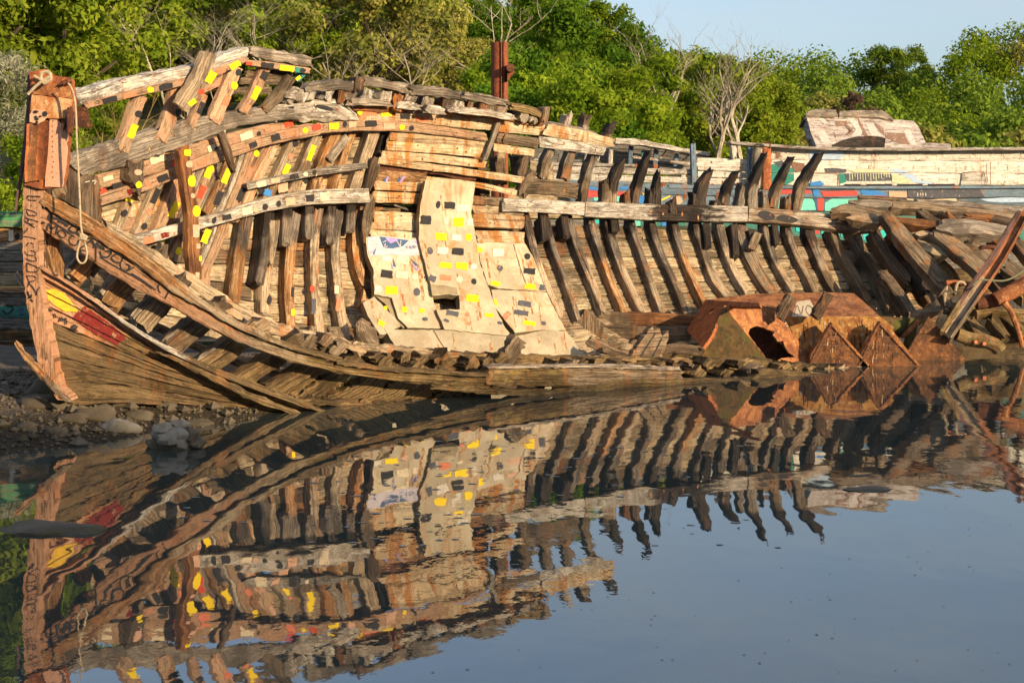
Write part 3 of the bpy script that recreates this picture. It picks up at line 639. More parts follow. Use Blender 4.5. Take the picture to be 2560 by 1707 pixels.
plank('hull_plank', wreck, T(5, 235, 262, 460, 300, 700, 352), [w1(80), w1(78), w1(60)], 'wood_cream', d=.38, thick=.06, bolt=4, jag=.12); plank('hull_plank', wreck, T(5, 200, 342, 420, 372, 640, 402), w1(72), 'wood_whitegrey', d=.37, thick=.06, bolt=4)
plank('hull_plank', wreck, T(5, 240, 225, 420, 250, 560, 290), w1(34), 'wood_grey', d=.30, thick=.3, jag=.15)
plank('hull_plank', wreck, T(5, -50, 322, 185, 352), w1(66), 'wood_plank_dark', d=.35, thick=.05)
plank('batten', wreck, T(3, 1885, 395, 1840, 520, 1785, 662), w1(30), 'wood_grey', d=.42, thick=.05)
plank('batten', wreck, T(3, 1170, 965, 1260, 995), w1(14), 'wood_grey', d=.36, thick=.03)
plank('hull_plank', wreck, T(3, 1050, 640, 1020, 760, 985, 865), [w1(60), w1(66), w1(40)], 'wood_dark', d=.32, thick=.06); plank('hull_plank', wreck, T(3, 1020, 900, 985, 1050, 965, 1230), [w1(46), w1(72), w1(26)], 'wood_brown', d=.40, thick=.05)
# ---- long painted stringers on the bow half
plank('stringer', wreck, T(1, 675, 1030, 900, 962, 1250, 850, 1500, 768, 1900, 655) + T(3, 470, 450, 800, 405), [w1(100), w1(104), w1(110), w1(104), w1(74), w1(60), w1(36)], 'wood_peach', d=.27, thick=.07, bolt=9,
      mk=[(1, [('k', 810, 1055, 84, 50, -18), ('r', 706, 1095, 40, 48, 10), ('r', 1200, 910, 56, 40, -70), ('k', 1500, 802, 60, 44, -18), ('e', 1450, 800, 54, 56, -20), ('e', 1690, 715, 90, 60, -20), ('k', 1772, 697, 28, 34, 10, 'o'), ('r', 1976, 630, 60, 36, -20), ('e', 1080, 870, 110, 50, -18), ('e', 740, 1000, 70, 30, -15)])])
plank('stringer', wreck, T(1, 690, 1155, 1000, 1048, 1300, 925, 1640, 800, 1900, 722, 2200, 665) + T(3, 650, 440, 900, 425, 1250, 432, 1800, 502), [w1(76)] * 6 + [w1(74)] * 2 + [w1(66), w1(54)], 'wood_peach', d=.36, thick=.09, bolt=14,
      mk=[(1, [('m', 905, 1090, 60, 44, -20), ('c', 1012, 1040, 44, 40, 0, 'o'), ('k', 1115, 1000, 78, 44, -20), ('c', 1390, 890, 86, 42, -20), ('k', 1732, 772, 56, 40, -20), ('k', 1885, 722, 60, 46, -18), ('c', 1978, 692, 60, 42, -15), ('y', 2088, 674, 40, 40, 0, 'o'), ('r', 2165, 652, 60, 40, -15)]),
          (3, [('y', 752, 425, 66, 46, -5), ('k', 828, 412, 30, 40, 10, 'o'), ('p', 880, 408, 54, 50, 0), ('k', 1006, 408, 80, 42, -2), ('p', 1130, 425, 80, 38, 0), ('y', 1218, 434, 38, 40, 0, 'o'), ('k', 1283, 440, 34, 38, 15, 'o'), ('u', 1460, 470, 40, 50, 12)])])
plank('stringer', wreck, T(1, 895, 1440, 1200, 1356, 1500, 1275, 1800, 1188, 2130, 1130) + T(3, 300, 962, 600, 912, 1000, 898), [w1(78), w1(78), w1(80), w1(90), w1(96), w1(100), w1(100), w1(92)], 'wood_bleach', d=.42, thick=.11, bolt=14,
      mk=[(1, [('c', 1018, 1422, 74, 44, -16), ('m', 1130, 1388, 56, 34, -14), ('k', 1553, 1265, 62, 36, -12), ('k', 1465, 1288, 30, 50, 20, 'o'), ('e', 1690, 1225, 70, 50, -12), ('p', 1750, 1212, 40, 44, 0, 'o'), ('k', 1814, 1197, 38, 48, 10, 'o'), ('k', 1906, 1175, 34, 46, 10, 'o'), ('p', 1985, 1160, 64, 54, -8), ('k', 2120, 1137, 56, 46, -5)]), (3, [('e', 690, 905, 60, 60, 0)])])
plank('stringer', wreck, T(3, 165, 838, 500, 768, 740, 728, 980, 697), [w1(50), w1(48), w1(44), w1(38)], 'wood_bleach', d=.34, thick=.07, bolt=4,
      mk=[(3, [('e', 255, 822, 66, 36, -12), ('p', 352, 798, 60, 34, -10), ('k', 482, 770, 60, 36, -10), ('e', 558, 754, 34, 32, 0, 'o'), ('k', 620, 742, 28, 34, 10, 'o'), ('u', 780, 718, 60, 22, -8)])])
# ---- bleached covering board and the ragged top rail
plank('covering_board', wreck, T(1, 450, 865, 640, 800, 1080, 660, 1500, 560, 2000, 492, 2200, 475) + T(3, 600, 250, 760, 250, 860, 300, 915, 355), 0, [(0, 'wood_grey'), (.72, 'wood_bleach')], d=.42, thick=.16, step=12, jit=.018,
      bot=T(1, 570, 985, 900, 902, 1280, 782, 1600, 655, 2000, 602, 2300, 598) + T(3, 500, 390, 700, 392, 860, 385, 925, 385), mk=[(1, [('u', 1680, 560, 120, 60, -20, 'o'), ('k', 1090, 665, 30, 24, 0, 'o')]), (3, [('k', 690, 300, 120, 30, 15, 'o'), ('k', 460, 300, 44, 20, 0, 'o')])], bolt=12)
for q, wd, mt in (((565, 165, 740, 150, 915, 155), (50, 66, 60), 'wood_grey'), ((945, 118, 1100, 140, 1262, 170), (70, 62, 60), 'wood_grey'), ((1268, 182, 1450, 195, 1640, 222), (64, 64, 58), 'wood_grey'), ((1640, 218, 1800, 245, 1930, 268), (52, 56, 48), 'wood_grey'), ((1962, 285, 2100, 322, 2215, 372), (42, 52, 44), 'wood_mossy'),
                  ((845, 255, 1000, 262, 1160, 275), (50, 54, 46), 'wood_grey'), ((1172, 285, 1260, 292, 1352, 300), (46, 52, 40), 'wood_bleach'), ((1372, 312, 1440, 318, 1512, 328), (50, 56, 36), 'wood_bleach'), ((1545, 312, 1760, 335, 1995, 366), (40, 46, 30), 'wood_bleach'), ((430, 220, 480, 200, 540, 215), (50, 90, 70), 'wood_bleach')):
    plank('top_rail', wreck, T(3, *q), [w1(x) for x in wd], mt, d=.5 if q[1] < 300 else .6, thick=.2, step=12, jit=.013, jag=.1)
plank('top_rail', wreck, T(3, 935, 90, 925, 190), w1(60), 'wood_dark', d=.55, thick=.2); plank('top_rail', wreck, T(3, 2215, 300, 2195, 400), w1(40), 'wood_brown', d=.55, thick=.2)
for i, (x, y0, y1) in enumerate(((460, 190, 270), (530, 185, 260), (600, 175, 250), (720, 170, 250), (805, 175, 270), (865, 180, 260), (985, 175, 255), (1110, 190, 265), (1190, 205, 320), (1280, 205, 270), (1400, 225, 300), (1535, 240, 310), (1600, 245, 310), (1680, 255, 325), (1775, 265, 350), (1830, 275, 345), (1905, 285, 360), (2050, 320, 390), (2120, 340, 400))):
    plank('stanchion', wreck, T(3, x + 14, y0, x - 12, y1), w1(rnd.uniform(46, 84)), 'wood_rust' if i in (4, 8, 14) else rnd.choice(['wood_grey', 'wood_brown', 'wood_bleach', 'wood_grey']), d=.46, thick=.25, step=12, jit=.02, jag=.03)
plank('hull_plank', wreck, T(3, 480, 235, 900, 225, 1300, 255, 1700, 300, 2150, 380), w1(54), 'wood_plank_dark', d=.2, thick=.05)
plank('hull_plank', wreck, T(3, 900, 300, 1300, 305, 1700, 345, 2190, 405), w1(46), 'wood_rust', d=.34, thick=.08, jit=.02)
# ---- forecastle bulwark
BW = off(Dfar, -.35)
plank('bulwark_rail', wreck, T(1, 520, 420, 900, 310, 1330, 228, 1500, 165, 1690, 105), 0, 'wood_whitegrey', dep=BW, d=.2, thick=.22, bot=T(1, 560, 500, 900, 405, 1320, 305, 1520, 235, 1700, 178), step=14, jit=.01, mk=[(1, [('u', 1000, 342, 60, 34, -15), ('e', 870, 362, 60, 26, -15), ('u', 1290, 270, 50, 40, -15), ('u', 760, 380, 40, 24, -15)])])
plank('bulwark_rail', wreck, T(1, 600, 500, 900, 425, 1300, 330, 1540, 250, 1700, 180), [w1(52)] * 4 + [w1(40)], 'wood_peach', dep=BW, d=.22, thick=.10,
      mk=[(1, [('k', 752, 464, 98, 36, -15), ('c', 888, 430, 92, 38, -15), ('y', 1030, 396, 46, 40, 0, 'o'), ('k', 1136, 374, 92, 38, -13), ('y', 1608, 228, 76, 42, -30), ('c', 1512, 268, 60, 38, -22)])])
plank('bulwark_rail', wreck, T(1, 1705, 128, 1900, 165, 2145, 205), [w1(52), w1(76), w1(64)], 'wood_grey', dep=BW, d=.15, thick=.2, step=12, jit=.012); plank('bulwark_rail', wreck, T(1, 1690, 210, 1900, 236, 2120, 268), [w1(40), w1(46), w1(40)], 'wood_peach', dep=BW, d=.2, thick=.08,
      mk=[(1, [('r', 1705, 216, 44, 24, 5), ('k', 1830, 230, 88, 36, 6), ('y', 1962, 250, 98, 38, 8), ('t', 2050, 262, 60, 34, 8), ('k', 2070, 265, 44, 34, 0, 'o')])])
for q in ((1690, 285, 2000, 285), (1640, 335, 1980, 340), (1600, 402, 1860, 398), (1260, 445, 1400, 395, 1540, 320)): plank('bulwark_board', wreck, T(1, *q), w1(50), rnd.choice(['wood_plank_dark', 'wood_peach', 'wood_orange']), dep=BW, d=0, thick=.05)
for q, wd, d, mt, mk in (((975, 440, 915, 600, 850, 815), 88, .1, 'wood_peach', [('k', 948, 562, 48, 50, 0, 'o'), ('y', 908, 680, 96, 48, -66)]), ((1225, 380, 1180, 560, 1110, 745), 95, .1, 'wood_peach', [('k', 1222, 552, 42, 50, 10, 'o'), ('u', 1180, 660, 60, 44, -66)]),
                         ((1445, 145, 1370, 330, 1250, 515), 112, .42, 'wood_tan', [('y', 1442, 310, 84, 54, -60), ('r', 1378, 410, 40, 34, 0), ('y', 1315, 482, 54, 36, -40)]), ((1405, 420, 1355, 550, 1310, 645), 58, .1, 'wood_peach', [('k', 1375, 520, 84, 36, -66)]),
                         ((1625, 240, 1540, 450, 1470, 615), 95, .12, 'wood_peach', [('k', 1632, 278, 40, 48, 10, 'o'), ('y', 1602, 368, 50, 54, 0, 'o'), ('c', 1550, 470, 64, 44, -66)]), ((1822, 240, 1745, 420, 1660, 555), 74, .12, 'wood_peach', [('k', 1808, 300, 60, 50, -60), ('y', 1750, 418, 92, 42, -64), ('c', 1690, 520, 50, 36, -60)]),
                         ((2000, 310, 1920, 430, 1815, 540), 74, .12, 'wood_brown', []), ((2100, 270, 2030, 340), 36, .12, 'wood_teal', [('y', 2040, 318, 36, 24, -40)])):
    plank('bulwark_post', wreck, T(1, *q), w1(wd * .9), mt, dep=BW, d=d, thick=.09, step=14, jit=.008, mk=[(1, mk)])
# ---- upright frames and the breasthook behind the stem
plank('rib', wreck, T(1, 1262, 790, 1290, 1000, 1322, 1200, 1332, 1400) + T(2, 1195, 470, 1215, 730), [w1(66), w1(72), w1(72), w1(76), w1(80), w1(76)], 'wood_rust', d=.72, thick=.1, step=16, jit=.008,
      mk=[(1, [('y', 1282, 826, 42, 44, 0), ('p', 1295, 905, 46, 48, 0, 'o'), ('y', 1312, 1020, 52, 84, 0, 'o'), ('p', 1320, 1120, 34, 34, 0, 'o'), ('y', 1345, 1225, 54, 80, 0, 'o'), ('p', 1342, 1362, 46, 86, 0)]), (2, [('p', 1215, 430, 24, 30, 0), ('y', 1228, 505, 16, 30, 0), ('p', 1210, 610, 22, 40, 0)])])
plank('rib', wreck, T(1, 940, 885, 940, 1000, 968, 1150), [w1(104), w1(96), w1(24)], 'wood_dark', d=.5, thick=.14, step=10, jit=.015, mk=[(1, [('p', 945, 960, 54, 40, 0, 'o'), ('y', 950, 1045, 46, 46, 0, 'o')])])
plank('batten', wreck, T(1, 1522, 690, 1562, 800, 1606, 960), [w1(44), w1(48), w1(14)], 'wood_dark', d=.6, thick=.07)
m = MB(); m.vert = True; slab(m, T('B', 625, 985, 790, 1085, 900, 1100, 955, 1095, 990, 1300, 1005, 1560, 960, 1540, 790, 1440, 620, 1330), off(Dfar, 0), .35, .25, 'wood_dark', cell=14, rough=2)
marks(m, 'B', [('u', 655, 1100, 54, 70, 0, 'o'), ('u', 690, 1255, 64, 36, 0, 'o'), ('u', 885, 1410, 40, 36, 0, 'o')], Dfar, .35)
stroke(m, T('B', 835, 1160, 880, 1148), 2.5, Dfar, .35, 'p_white'); stroke(m, T('B', 905, 1150, 945, 1140, 925, 1180), 2.5, Dfar, .35, 'p_white'); m.build('breasthook', wreck)
# ---- concrete slabs
def cslab(out, d, thick, mat, mk=(), holes=(), seed=1, dep=Dfar, reg=4):
    m = MB(); slab(m, T(reg, *out), dep, d, thick, mat, [T(reg, *h) for h in holes], 'slab_edge', 14, 1.1, seed)
    P_ = T(reg, *out); x0, x1 = min(p[0] for p in P_), max(p[0] for p in P_); y0, y1 = min(p[1] for p in P_), max(p[1] for p in P_); g_ = random.Random(seed)
    for i in range(26):
        a = (g_.uniform(x0, x1), g_.uniform(y0, y1)); L = g_.uniform(18, 70); b = (a[0] + L * .16, a[1] + L)
        if all(inpoly((a[0] + (b[0] - a[0]) * t + o_, a[1] + (b[1] - a[1]) * t), P_) and not any(inpoly((a[0] + (b[0] - a[0]) * t, a[1] + (b[1] - a[1]) * t), T(reg, *h)) for h in holes) for t in (0, .3, .6, 1) for o_ in (-6, 6)): stroke(m, [a, b], g_.uniform(2, 6), dep, d, 'p_streak', .006)
    for r_, l in mk: marks(m, r_, l, dep, d)
    return m
m = cslab((888, 285, 960, 275, 1215, 290, 1245, 420, 1283, 560, 1300, 640, 1325, 740, 1372, 852, 1150, 850, 1090, 790, 1050, 662, 940, 640, 935, 480, 900, 400), .42, .10, 'slab_cream', seed=2)
decal(m, T('C', 100, 170, 250, 160, 400, 175, 560, 200, 770, 205, 790, 300, 795, 400, 640, 420, 420, 400, 250, 410, 130, 420, 95, 300), Dfar, .42, 'p_lilac', .008)
decal(m, T('C', 255, 165, 400, 180, 560, 205, 640, 210, 560, 290, 430, 320, 310, 310, 280, 240), Dfar, .42, 'p_navy', .012); decal(m, T('C', 330, 175, 480, 190, 500, 215, 440, 240, 400, 255, 360, 220), Dfar, .42, 'p_violet', .015)
for q in ((300, 240, 345, 215), (320, 290, 335, 250), (480, 220, 530, 300), (535, 215, 525, 320), (300, 310, 360, 290)): stroke(m, T('C', *q), 2, Dfar, .42, 'p_lilac', .017)
for q, c_ in (((165, 385, 215, 305, 188, 405), 'p_navy'), ((120, 370, 190, 330, 150, 375), 'p_violet'), ((430, 440, 475, 560, 440, 550), 'p_navy'), ((412, 500, 445, 590, 420, 580), 'p_violet'), ((650, 445, 770, 540, 730, 545), 'p_navy'), ((660, 500, 775, 600, 740, 605), 'p_violet'), ((700, 210, 770, 290, 775, 250), 'p_violet')):
    P = T('C', *q); decal(m, P[:1] + [((P[0][0] + P[1][0]) / 2, (P[0][1] + P[1][1]) / 2)] + P[1:], Dfar, .42, c_, .013)
for q in ((592, 300, 606, 298), (615, 320, 615, 280, 630, 284), (640, 320, 655, 285, 660, 320), (642, 300, 668, 290), (690, 285, 672, 300, 690, 318, 672, 326), (700, 322, 702, 280), (715, 318, 716, 280, 718, 318), (724, 296, 738, 294)): stroke(m, T('C', *q), 1.6, Dfar, .42, 'p_navy', .016)
marks(m, 'C', [('w', 350, 450, 130, 80, 3), ('e', 560, 470, 165, 100, 5), ('k', 350, 655, 150, 100, 5), ('e', 550, 665, 150, 90, 5), ('e', 720, 690, 80, 80, 0, 'o'), ('w', 235, 850, 90, 90, 0), ('y', 412, 865, 160, 105, 3), ('s', 745, 885, 84, 105, -10, 'o'), ('p', 575, 880, 80, 80, 0, 'o'), ('y', 580, 1115, 66, 66, 10), ('y', 810, 1132, 70, 54, 20), ('s', 850, 1240, 76, 52, 10, 'o'), ('s', 875, 690, 60, 60, 30)], Dfar, .42)
m.build('concrete_slab', wreck)
m = cslab((1260, -75, 1400, -80, 1570, -60, 1565, 0, 1545, 130, 1560, 200, 1582, 330, 1600, 440, 1640, 560, 1670, 640, 1700, 730, 1760, 850, 1800, 900, 1600, 880, 1380, 860, 1330, 740, 1288, 560, 1250, 420, 1218, 290, 1220, 170, 1232, 60), .50, .12, 'slab_cream', holes=[(1300, 648, 1380, 640, 1470, 645, 1475, 735, 1330, 735)], seed=4)
decal(m, T(4, 1292, 578, 1380, 584, 1458, 600, 1464, 640, 1380, 636, 1302, 644), Dfar, .50, 'slab_edge', .008)
marks(m, 4, [('k', 1413, 85, 66, 44, 3), ('k', 1341, 80, 28, 48, 8, 'o'), ('k', 1262, 174, 66, 54, 3), ('e', 1390, 182, 30, 42, 0, 'o'), ('y', 1468, 188, 66, 54, 2), ('w', 1495, 100, 80, 44, 0), ('y', 1358, 278, 70, 44, 4), ('w', 1455, 285, 64, 40, 4), ('y', 1531, 283, 44, 48, 0, 'o'), ('w', 1540, 190, 34, 44, 0)], Dfar, .50)
marks(m, 'C', [('s', 915, 350, 78, 94, -20, 'o'), ('w', 1080, 345, 140, 84, 4), ('k', 1280, 360, 150, 86, 5), ('y', 1118, 538, 160, 74, 6), ('y', 1330, 545, 155, 84, 8), ('w', 1488, 555, 84, 76, 0, 'o'), ('k', 1488, 750, 70, 78, -15, 'o'), ('s', 945, 710, 90, 80, 25), ('c', 1120, 700, 150, 70, 5), ('e', 1300, 725, 84, 84, 0, 'o'), ('y', 1468, 970, 160, 92, 6), ('c', 1328, 965, 44, 80, 0), ('s', 1210, 1165, 160, 66, 10), ('c', 1400, 1180, 60, 60, 0, 'o'), ('y', 1690, 1190, 120, 50, 10), ('c', 1430, 1300, 56, 44, 0, 'o'), ('s', 1130, 1260, 80, 40, 20, 'o'), ('s', 1830, 1290, 70, 40, 15, 'o')], Dfar, .50)
m.build('concrete_slab', wreck)
m = cslab((1580, 320, 1700, 315, 1812, 322, 1885, 325, 1930, 400, 1970, 500, 2012, 622, 1870, 612, 1720, 605, 1652, 580, 1605, 440), .42, .10, 'slab_cream', seed=6)
marks(m, 4, [('y', 1598, 362, 40, 34, 10, 'o'), ('w', 1715, 378, 70, 44, 4), ('p', 1800, 390, 60, 50, 5), ('k', 1898, 402, 38, 40, -15, 'o'), ('k', 1912, 494, 72, 36, 6), ('s', 1728, 475, 36, 40, -25, 'o'), ('p', 1815, 485, 70, 34, 5), ('y', 1698, 572, 60, 28, 12), ('y', 1915, 590, 66, 34, 10), ('s', 1992, 597, 34, 34, 10)], Dfar, .42)
stroke(m, T(4, 1812, 325, 1850, 460, 1900, 600), 1.6, Dfar, .42, 'p_brown'); m.build('concrete_slab', wreck)
m = cslab((1672, 612, 1870, 618, 2018, 628, 2070, 740, 2140, 865, 2000, 862, 1820, 880, 1740, 780, 1685, 700), .44, .10, 'slab_cream', seed=7)
marks(m, 4, [('y', 1700, 690, 16, 40, -15), ('u', 1770, 690, 80, 16, 5), ('s', 1880, 698, 80, 34, 10), ('s', 1860, 755, 90, 30, 8), ('s', 2000, 820, 32, 26, 20, 'o'), ('c', 1770, 770, 34, 50, 40), ('y', 1910, 820, 80, 26, 10)], Dfar, .44); m.build('concrete_slab', wreck)
m = cslab((1000, 850, 1080, 862, 1380, 862, 1600, 882, 1800, 905, 1830, 900, 2000, 865, 2140, 868, 2265, 1028, 1900, 1030, 1500, 1030, 1250, 1025, 1085, 990), .47, .14, 'slab_grey', seed=8); stroke(m, T(4, 1310, 860, 1350, 930, 1390, 990), 2, Dfar, .47, 'p_brown'); m.build('concrete_slab', wreck)
m = cslab((868, 692, 940, 655, 1000, 720, 1070, 785, 1105, 840, 1000, 892, 975, 890, 900, 775), .46, .10, 'slab_grey', seed=9); marks(m, 4, [('y', 1010, 725, 22, 22, 0), ('y', 985, 820, 40, 30, 30)], Dfar, .46); m.build('concrete_slab', wreck)
m = cslab((940, 645, 1050, 665, 1095, 790, 1160, 845, 1120, 850, 1060, 790, 1010, 700), .36, .10, 'slab_edge', seed=10); m.build('concrete_slab', wreck)

# ---- stem: steel clad head on a wooden post
ST = const(14.72)
m = MB(); m.vert = True; slab(m, T(2, 145, -10, 275, -10, 272, 90, 250, 180, 242, 320, 240, 540, 252, 700, 272, 860, 312, 1050, 372, 1300, 440, 1375, 350, 1372, 290, 1250, 240, 1150, 205, 1000, 165, 800, 143, 600, 140, 200), ST, 0, .22, 'wood_hullpaint', cell=16, rough=2.5)
g = 'A'; gs = [((200, 262, 370, 270), 9), ((210, 262, 205, 310, 320, 322), 9), ((240, 395, 266, 380), 7), ((190, 430, 205, 500, 255, 525), 9), ((200, 440, 300, 470, 330, 505, 300, 525, 255, 510), 8), ((170, 545, 350, 600), 8), ((165, 590, 300, 675), 8), ((220, 560, 215, 620, 290, 630), 7), ((210, 680, 155, 755), 8), ((150, 790, 235, 800, 310, 822), 7), ((190, 915, 215, 868), 9), ((240, 872, 280, 880, 285, 940), 8),
           ((170, 985, 200, 1030, 300, 1035, 300, 990, 240, 975), 8), ((180, 1080, 250, 1110, 325, 1105, 300, 1050), 8), ((190, 1130, 200, 1240, 260, 1255, 335, 1245, 325, 1190, 200, 1140), 8), ((190, 1300, 225, 1390, 205, 1450), 8), ((200, 1305, 290, 1310, 325, 1345, 280, 1372, 220, 1380), 8), ((225, 1395, 290, 1480, 320, 1560), 8), ((320, 1560, 330, 1490, 365, 1455), 8), ((330, 175, 345, 190), 34)]
for q, wd in gs: stroke(m, T(g, *q), wd / 3.5 if wd < 30 else 5, ST, 0, 'p_graphite')
for q in ((225, 745, 245, 800, 260, 770), (230, 800, 260, 795), (250, 810, 270, 830)): stroke(m, T('G', *q), 3.5, ST, 0, 'p_graphite')
marks(m, 'A', [('u', 230, 120, 120, 170, 0, 'o'), ('u', 300, 720, 70, 200, 5, 'o'), ('u', 330, 1020, 50, 200, 0, 'o')], ST, -.004); stem = m.build('stem_post', wreck)
m = MB(); slab(m, T('B', 285, 80, 440, 50, 505, 110, 690, 145, 715, 350, 660, 700, 640, 990, 602, 1210, 405, 1225, 240, 1190, 240, 1000, 265, 700, 285, 450, 300, 300), ST, .05, .14, 'rust_red', cell=14, rough=1.5)
slab(m, T('B', 312, 300, 500, 325, 700, 345, 665, 540, 480, 535, 300, 470), ST, .10, .06, 'rust_cream'); slab(m, T('B', 490, 535, 560, 540, 660, 640, 640, 980, 602, 1210, 440, 1205, 455, 900), ST, .075, .05, 'rust_pink')
slab(m, T('B', 330, 190, 480, 190, 680, 240, 700, 340, 500, 320, 320, 295), ST, .085, .04, 'rust_orange')
decal(m, T('B', 320, 445, 440, 450, 475, 510, 430, 560, 370, 590, 290, 570, 290, 500), ST, .10, 'p_peach', .012); marks(m, 'B', [('k', 350, 470, 50, 30, 0, 'o'), ('k', 440, 490, 50, 54, 0, 'o'), ('k', 360, 540, 44, 30, 0, 'o'), ('k', 350, 518, 30, 20, 0, 'o'), ('k', 362, 572, 24, 30, 0, 'o'), ('k', 395, 515, 30, 18, 0, 'o')], ST, .114)
rg = [T('B', 520 + rnd.uniform(-8, 8), 560 + i * 50)[0] for i in range(12)]
for p in rg: decal(m, rpoly(*p, 2.2, 4, 0, 'o', .4), ST, .075, 'p_rustbolt', .006)
clad = m.build('stem_cladding', stem)
# hollow rusted channel in the cladding: an open half pipe
m = MB(); L = resample(T('B', 262, 590, 255, 800, 240, 1000, 245, 1160), 10); Rr = resample(T('B', 482, 560, 478, 750, 462, 950, 440, 1130), 10); b0 = len(m.v)
for a, b in zip(L, Rr):
    for j in range(9):
        t = j / 8; q = a.lerp(b, t); m.v.append(U(q[0], q[1], 14.66 - .05 + .05 * math.cos((t - .5) * math.pi) - .02))
for i in range(9):
    for j in range(8): a = b0 + i * 9 + j; m.face((a, a + 1, a + 10, a + 9), 'rust_brown' if j in (1, 2, 3) else 'rust_red')
m.build('rusted_channel', stem)
plank('flange_plate', stem, T('B', 288, 90, 272, 480, 225, 900, 150, 1425), [W('B', 30), W('B', 36), W('B', 38), W('B', 22)], 'rust_purple', dep=ST, d=-.06, thick=.03, step=16)
m = MB(); slab(m, T('B', 690, 420, 740, 410, 850, 425, 892, 636, 800, 620, 700, 600), const(15.1), 0, .02, 'rust_dark'); m.build('bracket_plate', stem)
plank('hinge', stem, T('B', 680, 430, 672, 560, 680, 705), [W('B', 40), W('B', 60), W('B', 30)], 'rust_dark', dep=ST, d=.16, thick=.08, step=8, jit=.01); plank('hinge', stem, T('B', 600, 205, 690, 150), W('B', 40), 'rust_dark', dep=ST, d=.15, thick=.07, step=8, jit=.01)
plank('hinge', stem, T('B', 628, 560, 612, 660), W('B', 24), 'rust_dark', dep=ST, d=.15, thick=.06, step=8)
plank('apron', wreck, T(2, 300, 330, 310, 480, 320, 650), [W(2, 100), W(2, 90), W(2, 70)], 'wood_orange', dep=const(15.0), d=0, thick=.2, jit=.02)
plank('apron', wreck, T('B', 520, 1200, 560, 1300), W('B', 140), 'wood_brown', dep=const(15.0), d=0, thick=.2, jit=.01)

# ---- near side: rails sweeping down into the water
NR = lambda px, py: Dnear(px, py)
gt = T(2, 250, 180, 560, 372, 860, 568, 1060, 715, 1300, 850, 1500, 962, 1800, 1075, 2107, 1150) + T(4, 700, 1082, 1000, 1122, 1300, 1142, 1662, 1165)
gb = T(2, 250, 322, 500, 482, 792, 665, 1050, 800, 1300, 940, 1500, 1035, 1800, 1140, 2107, 1212) + T(4, 700, 1130, 1000, 1175, 1300, 1205, 1662, 1225)
m = MB(); strip(m, gt, gb, NR, .02, .07, [(0, 'wood_hullpaint'), (.36, 'wood_tan'), (.52, 'wood_mossy')], 16, .006)
K = 'p_graphite'; A_ = lambda wd, *q: stroke(m, T('A', *q), wd, NR, .02, K)
A_(4.2, 455, 712, 478, 622, 522, 690, 592, 652, 572, 762); stroke(m, T('A', *[c for p in ring(655, 757, 58, 44, 40) for c in p]), 3.6, NR, .02, K)
A_(3.8, 778, 788, 742, 840, 778, 895, 845, 902, 872, 835); A_(4, 985, 905, 915, 925, 885, 975, 925, 1025, 1012, 1050); A_(3.5, 900, 970, 975, 975); A_(5, 388, 608, 432, 612)
for wd, q in ((5, (392, 408, 500, 450, 470, 560)), (8, (500, 455, 520, 540, 610, 560)), (10, (600, 580, 680, 610, 740, 650)), (5, (740, 700, 800, 740, 855, 730, 840, 660, 780, 660, 735, 700)), (6, (830, 730, 900, 790)), (5, (960, 800, 1040, 830, 980, 880)), (6, (1030, 800, 1060, 870, 1110, 940)), (6, (1130, 860, 1060, 940)),
              (5, (1120, 890, 1200, 960, 1180, 890)), (4, (1095, 930, 1095, 1120)), (5, (1150, 985, 1170, 1050, 1250, 1060, 1300, 1000, 1260, 980, 1220, 990)), (4, (1290, 1060, 1340, 1120, 1420, 1130, 1440, 1060, 1370, 1020, 1300, 1060)), (4, (1420, 1140, 1420, 1200, 1500, 1240, 1540, 1180, 1490, 1150)), (5, (1500, 1240, 1600, 1190)), (3, (1150, 1060, 1400, 1210, 1700, 1370, 1840, 1470)), (3, (1560, 1270, 1720, 1370, 1880, 1490)), (4, (1920, 1420, 1905, 1470, 1940, 1530)), (4, (2060, 1490, 2000, 1600)), (3.5, (480, 560, 600, 640, 820, 800))): A_(wd, *q)
m.build('rail_strake', wreck)
plank('rail_strake', wreck, T(2, 255, 82, 600, 275, 900, 478, 1100, 640, 1300, 790, 1500, 905, 1800, 1030, 2107, 1112) + T(4, 700, 1052, 1000, 1090, 1300, 1110, 1662, 1135), 0, [(0, 'wood_orange'), (.3, 'wood_tan'), (.48, 'wood_hull')], dep=NR, d=.08, thick=.2, jit=.009, step=16,
      bot=T(2, 255, 178, 560, 362, 860, 560, 1060, 708, 1300, 845, 1500, 955, 1800, 1068, 2107, 1146) + T(4, 700, 1078, 1000, 1118, 1300, 1138, 1662, 1160))
plank('rail_strake', wreck, T(6, -315, 562, -60, 558, 100, 556, 400, 562, 655, 570), 0, [(0, 'wood_mossy'), (.45, 'wood_brown')], dep=NR, d=.06, thick=.16, jit=.010, step=12, bot=T(6, -315, 648, -60, 652, 100, 650, 400, 642, 645, 618), jag=.1)
plank('rail_strake', wreck, T(6, -315, 556, -60, 551, 200, 550, 640, 562), W(6, 16), 'wood_grey', dep=NR, d=.10, thick=.2, jit=.008, step=12)  # lighter grey strip paints the sunlit top edge of the rail
plank('rail_strake', wreck, T(4, 1300, 1205, 1660, 1225, 2100, 1235) + T(6, 330, 620, 700, 612, 1000, 608, 1050, 562, 1300, 582, 1560, 590), 0, [(0, 'wood_mossy'), (.55, 'wood_mud')], dep=NR, d=.10, thick=.16, jit=.010, step=12, bot=T(4, 1300, 1235, 1660, 1265, 2100, 1290) + T(6, 330, 690, 700, 672, 1000, 645, 1100, 635, 1300, 622, 1560, 596))
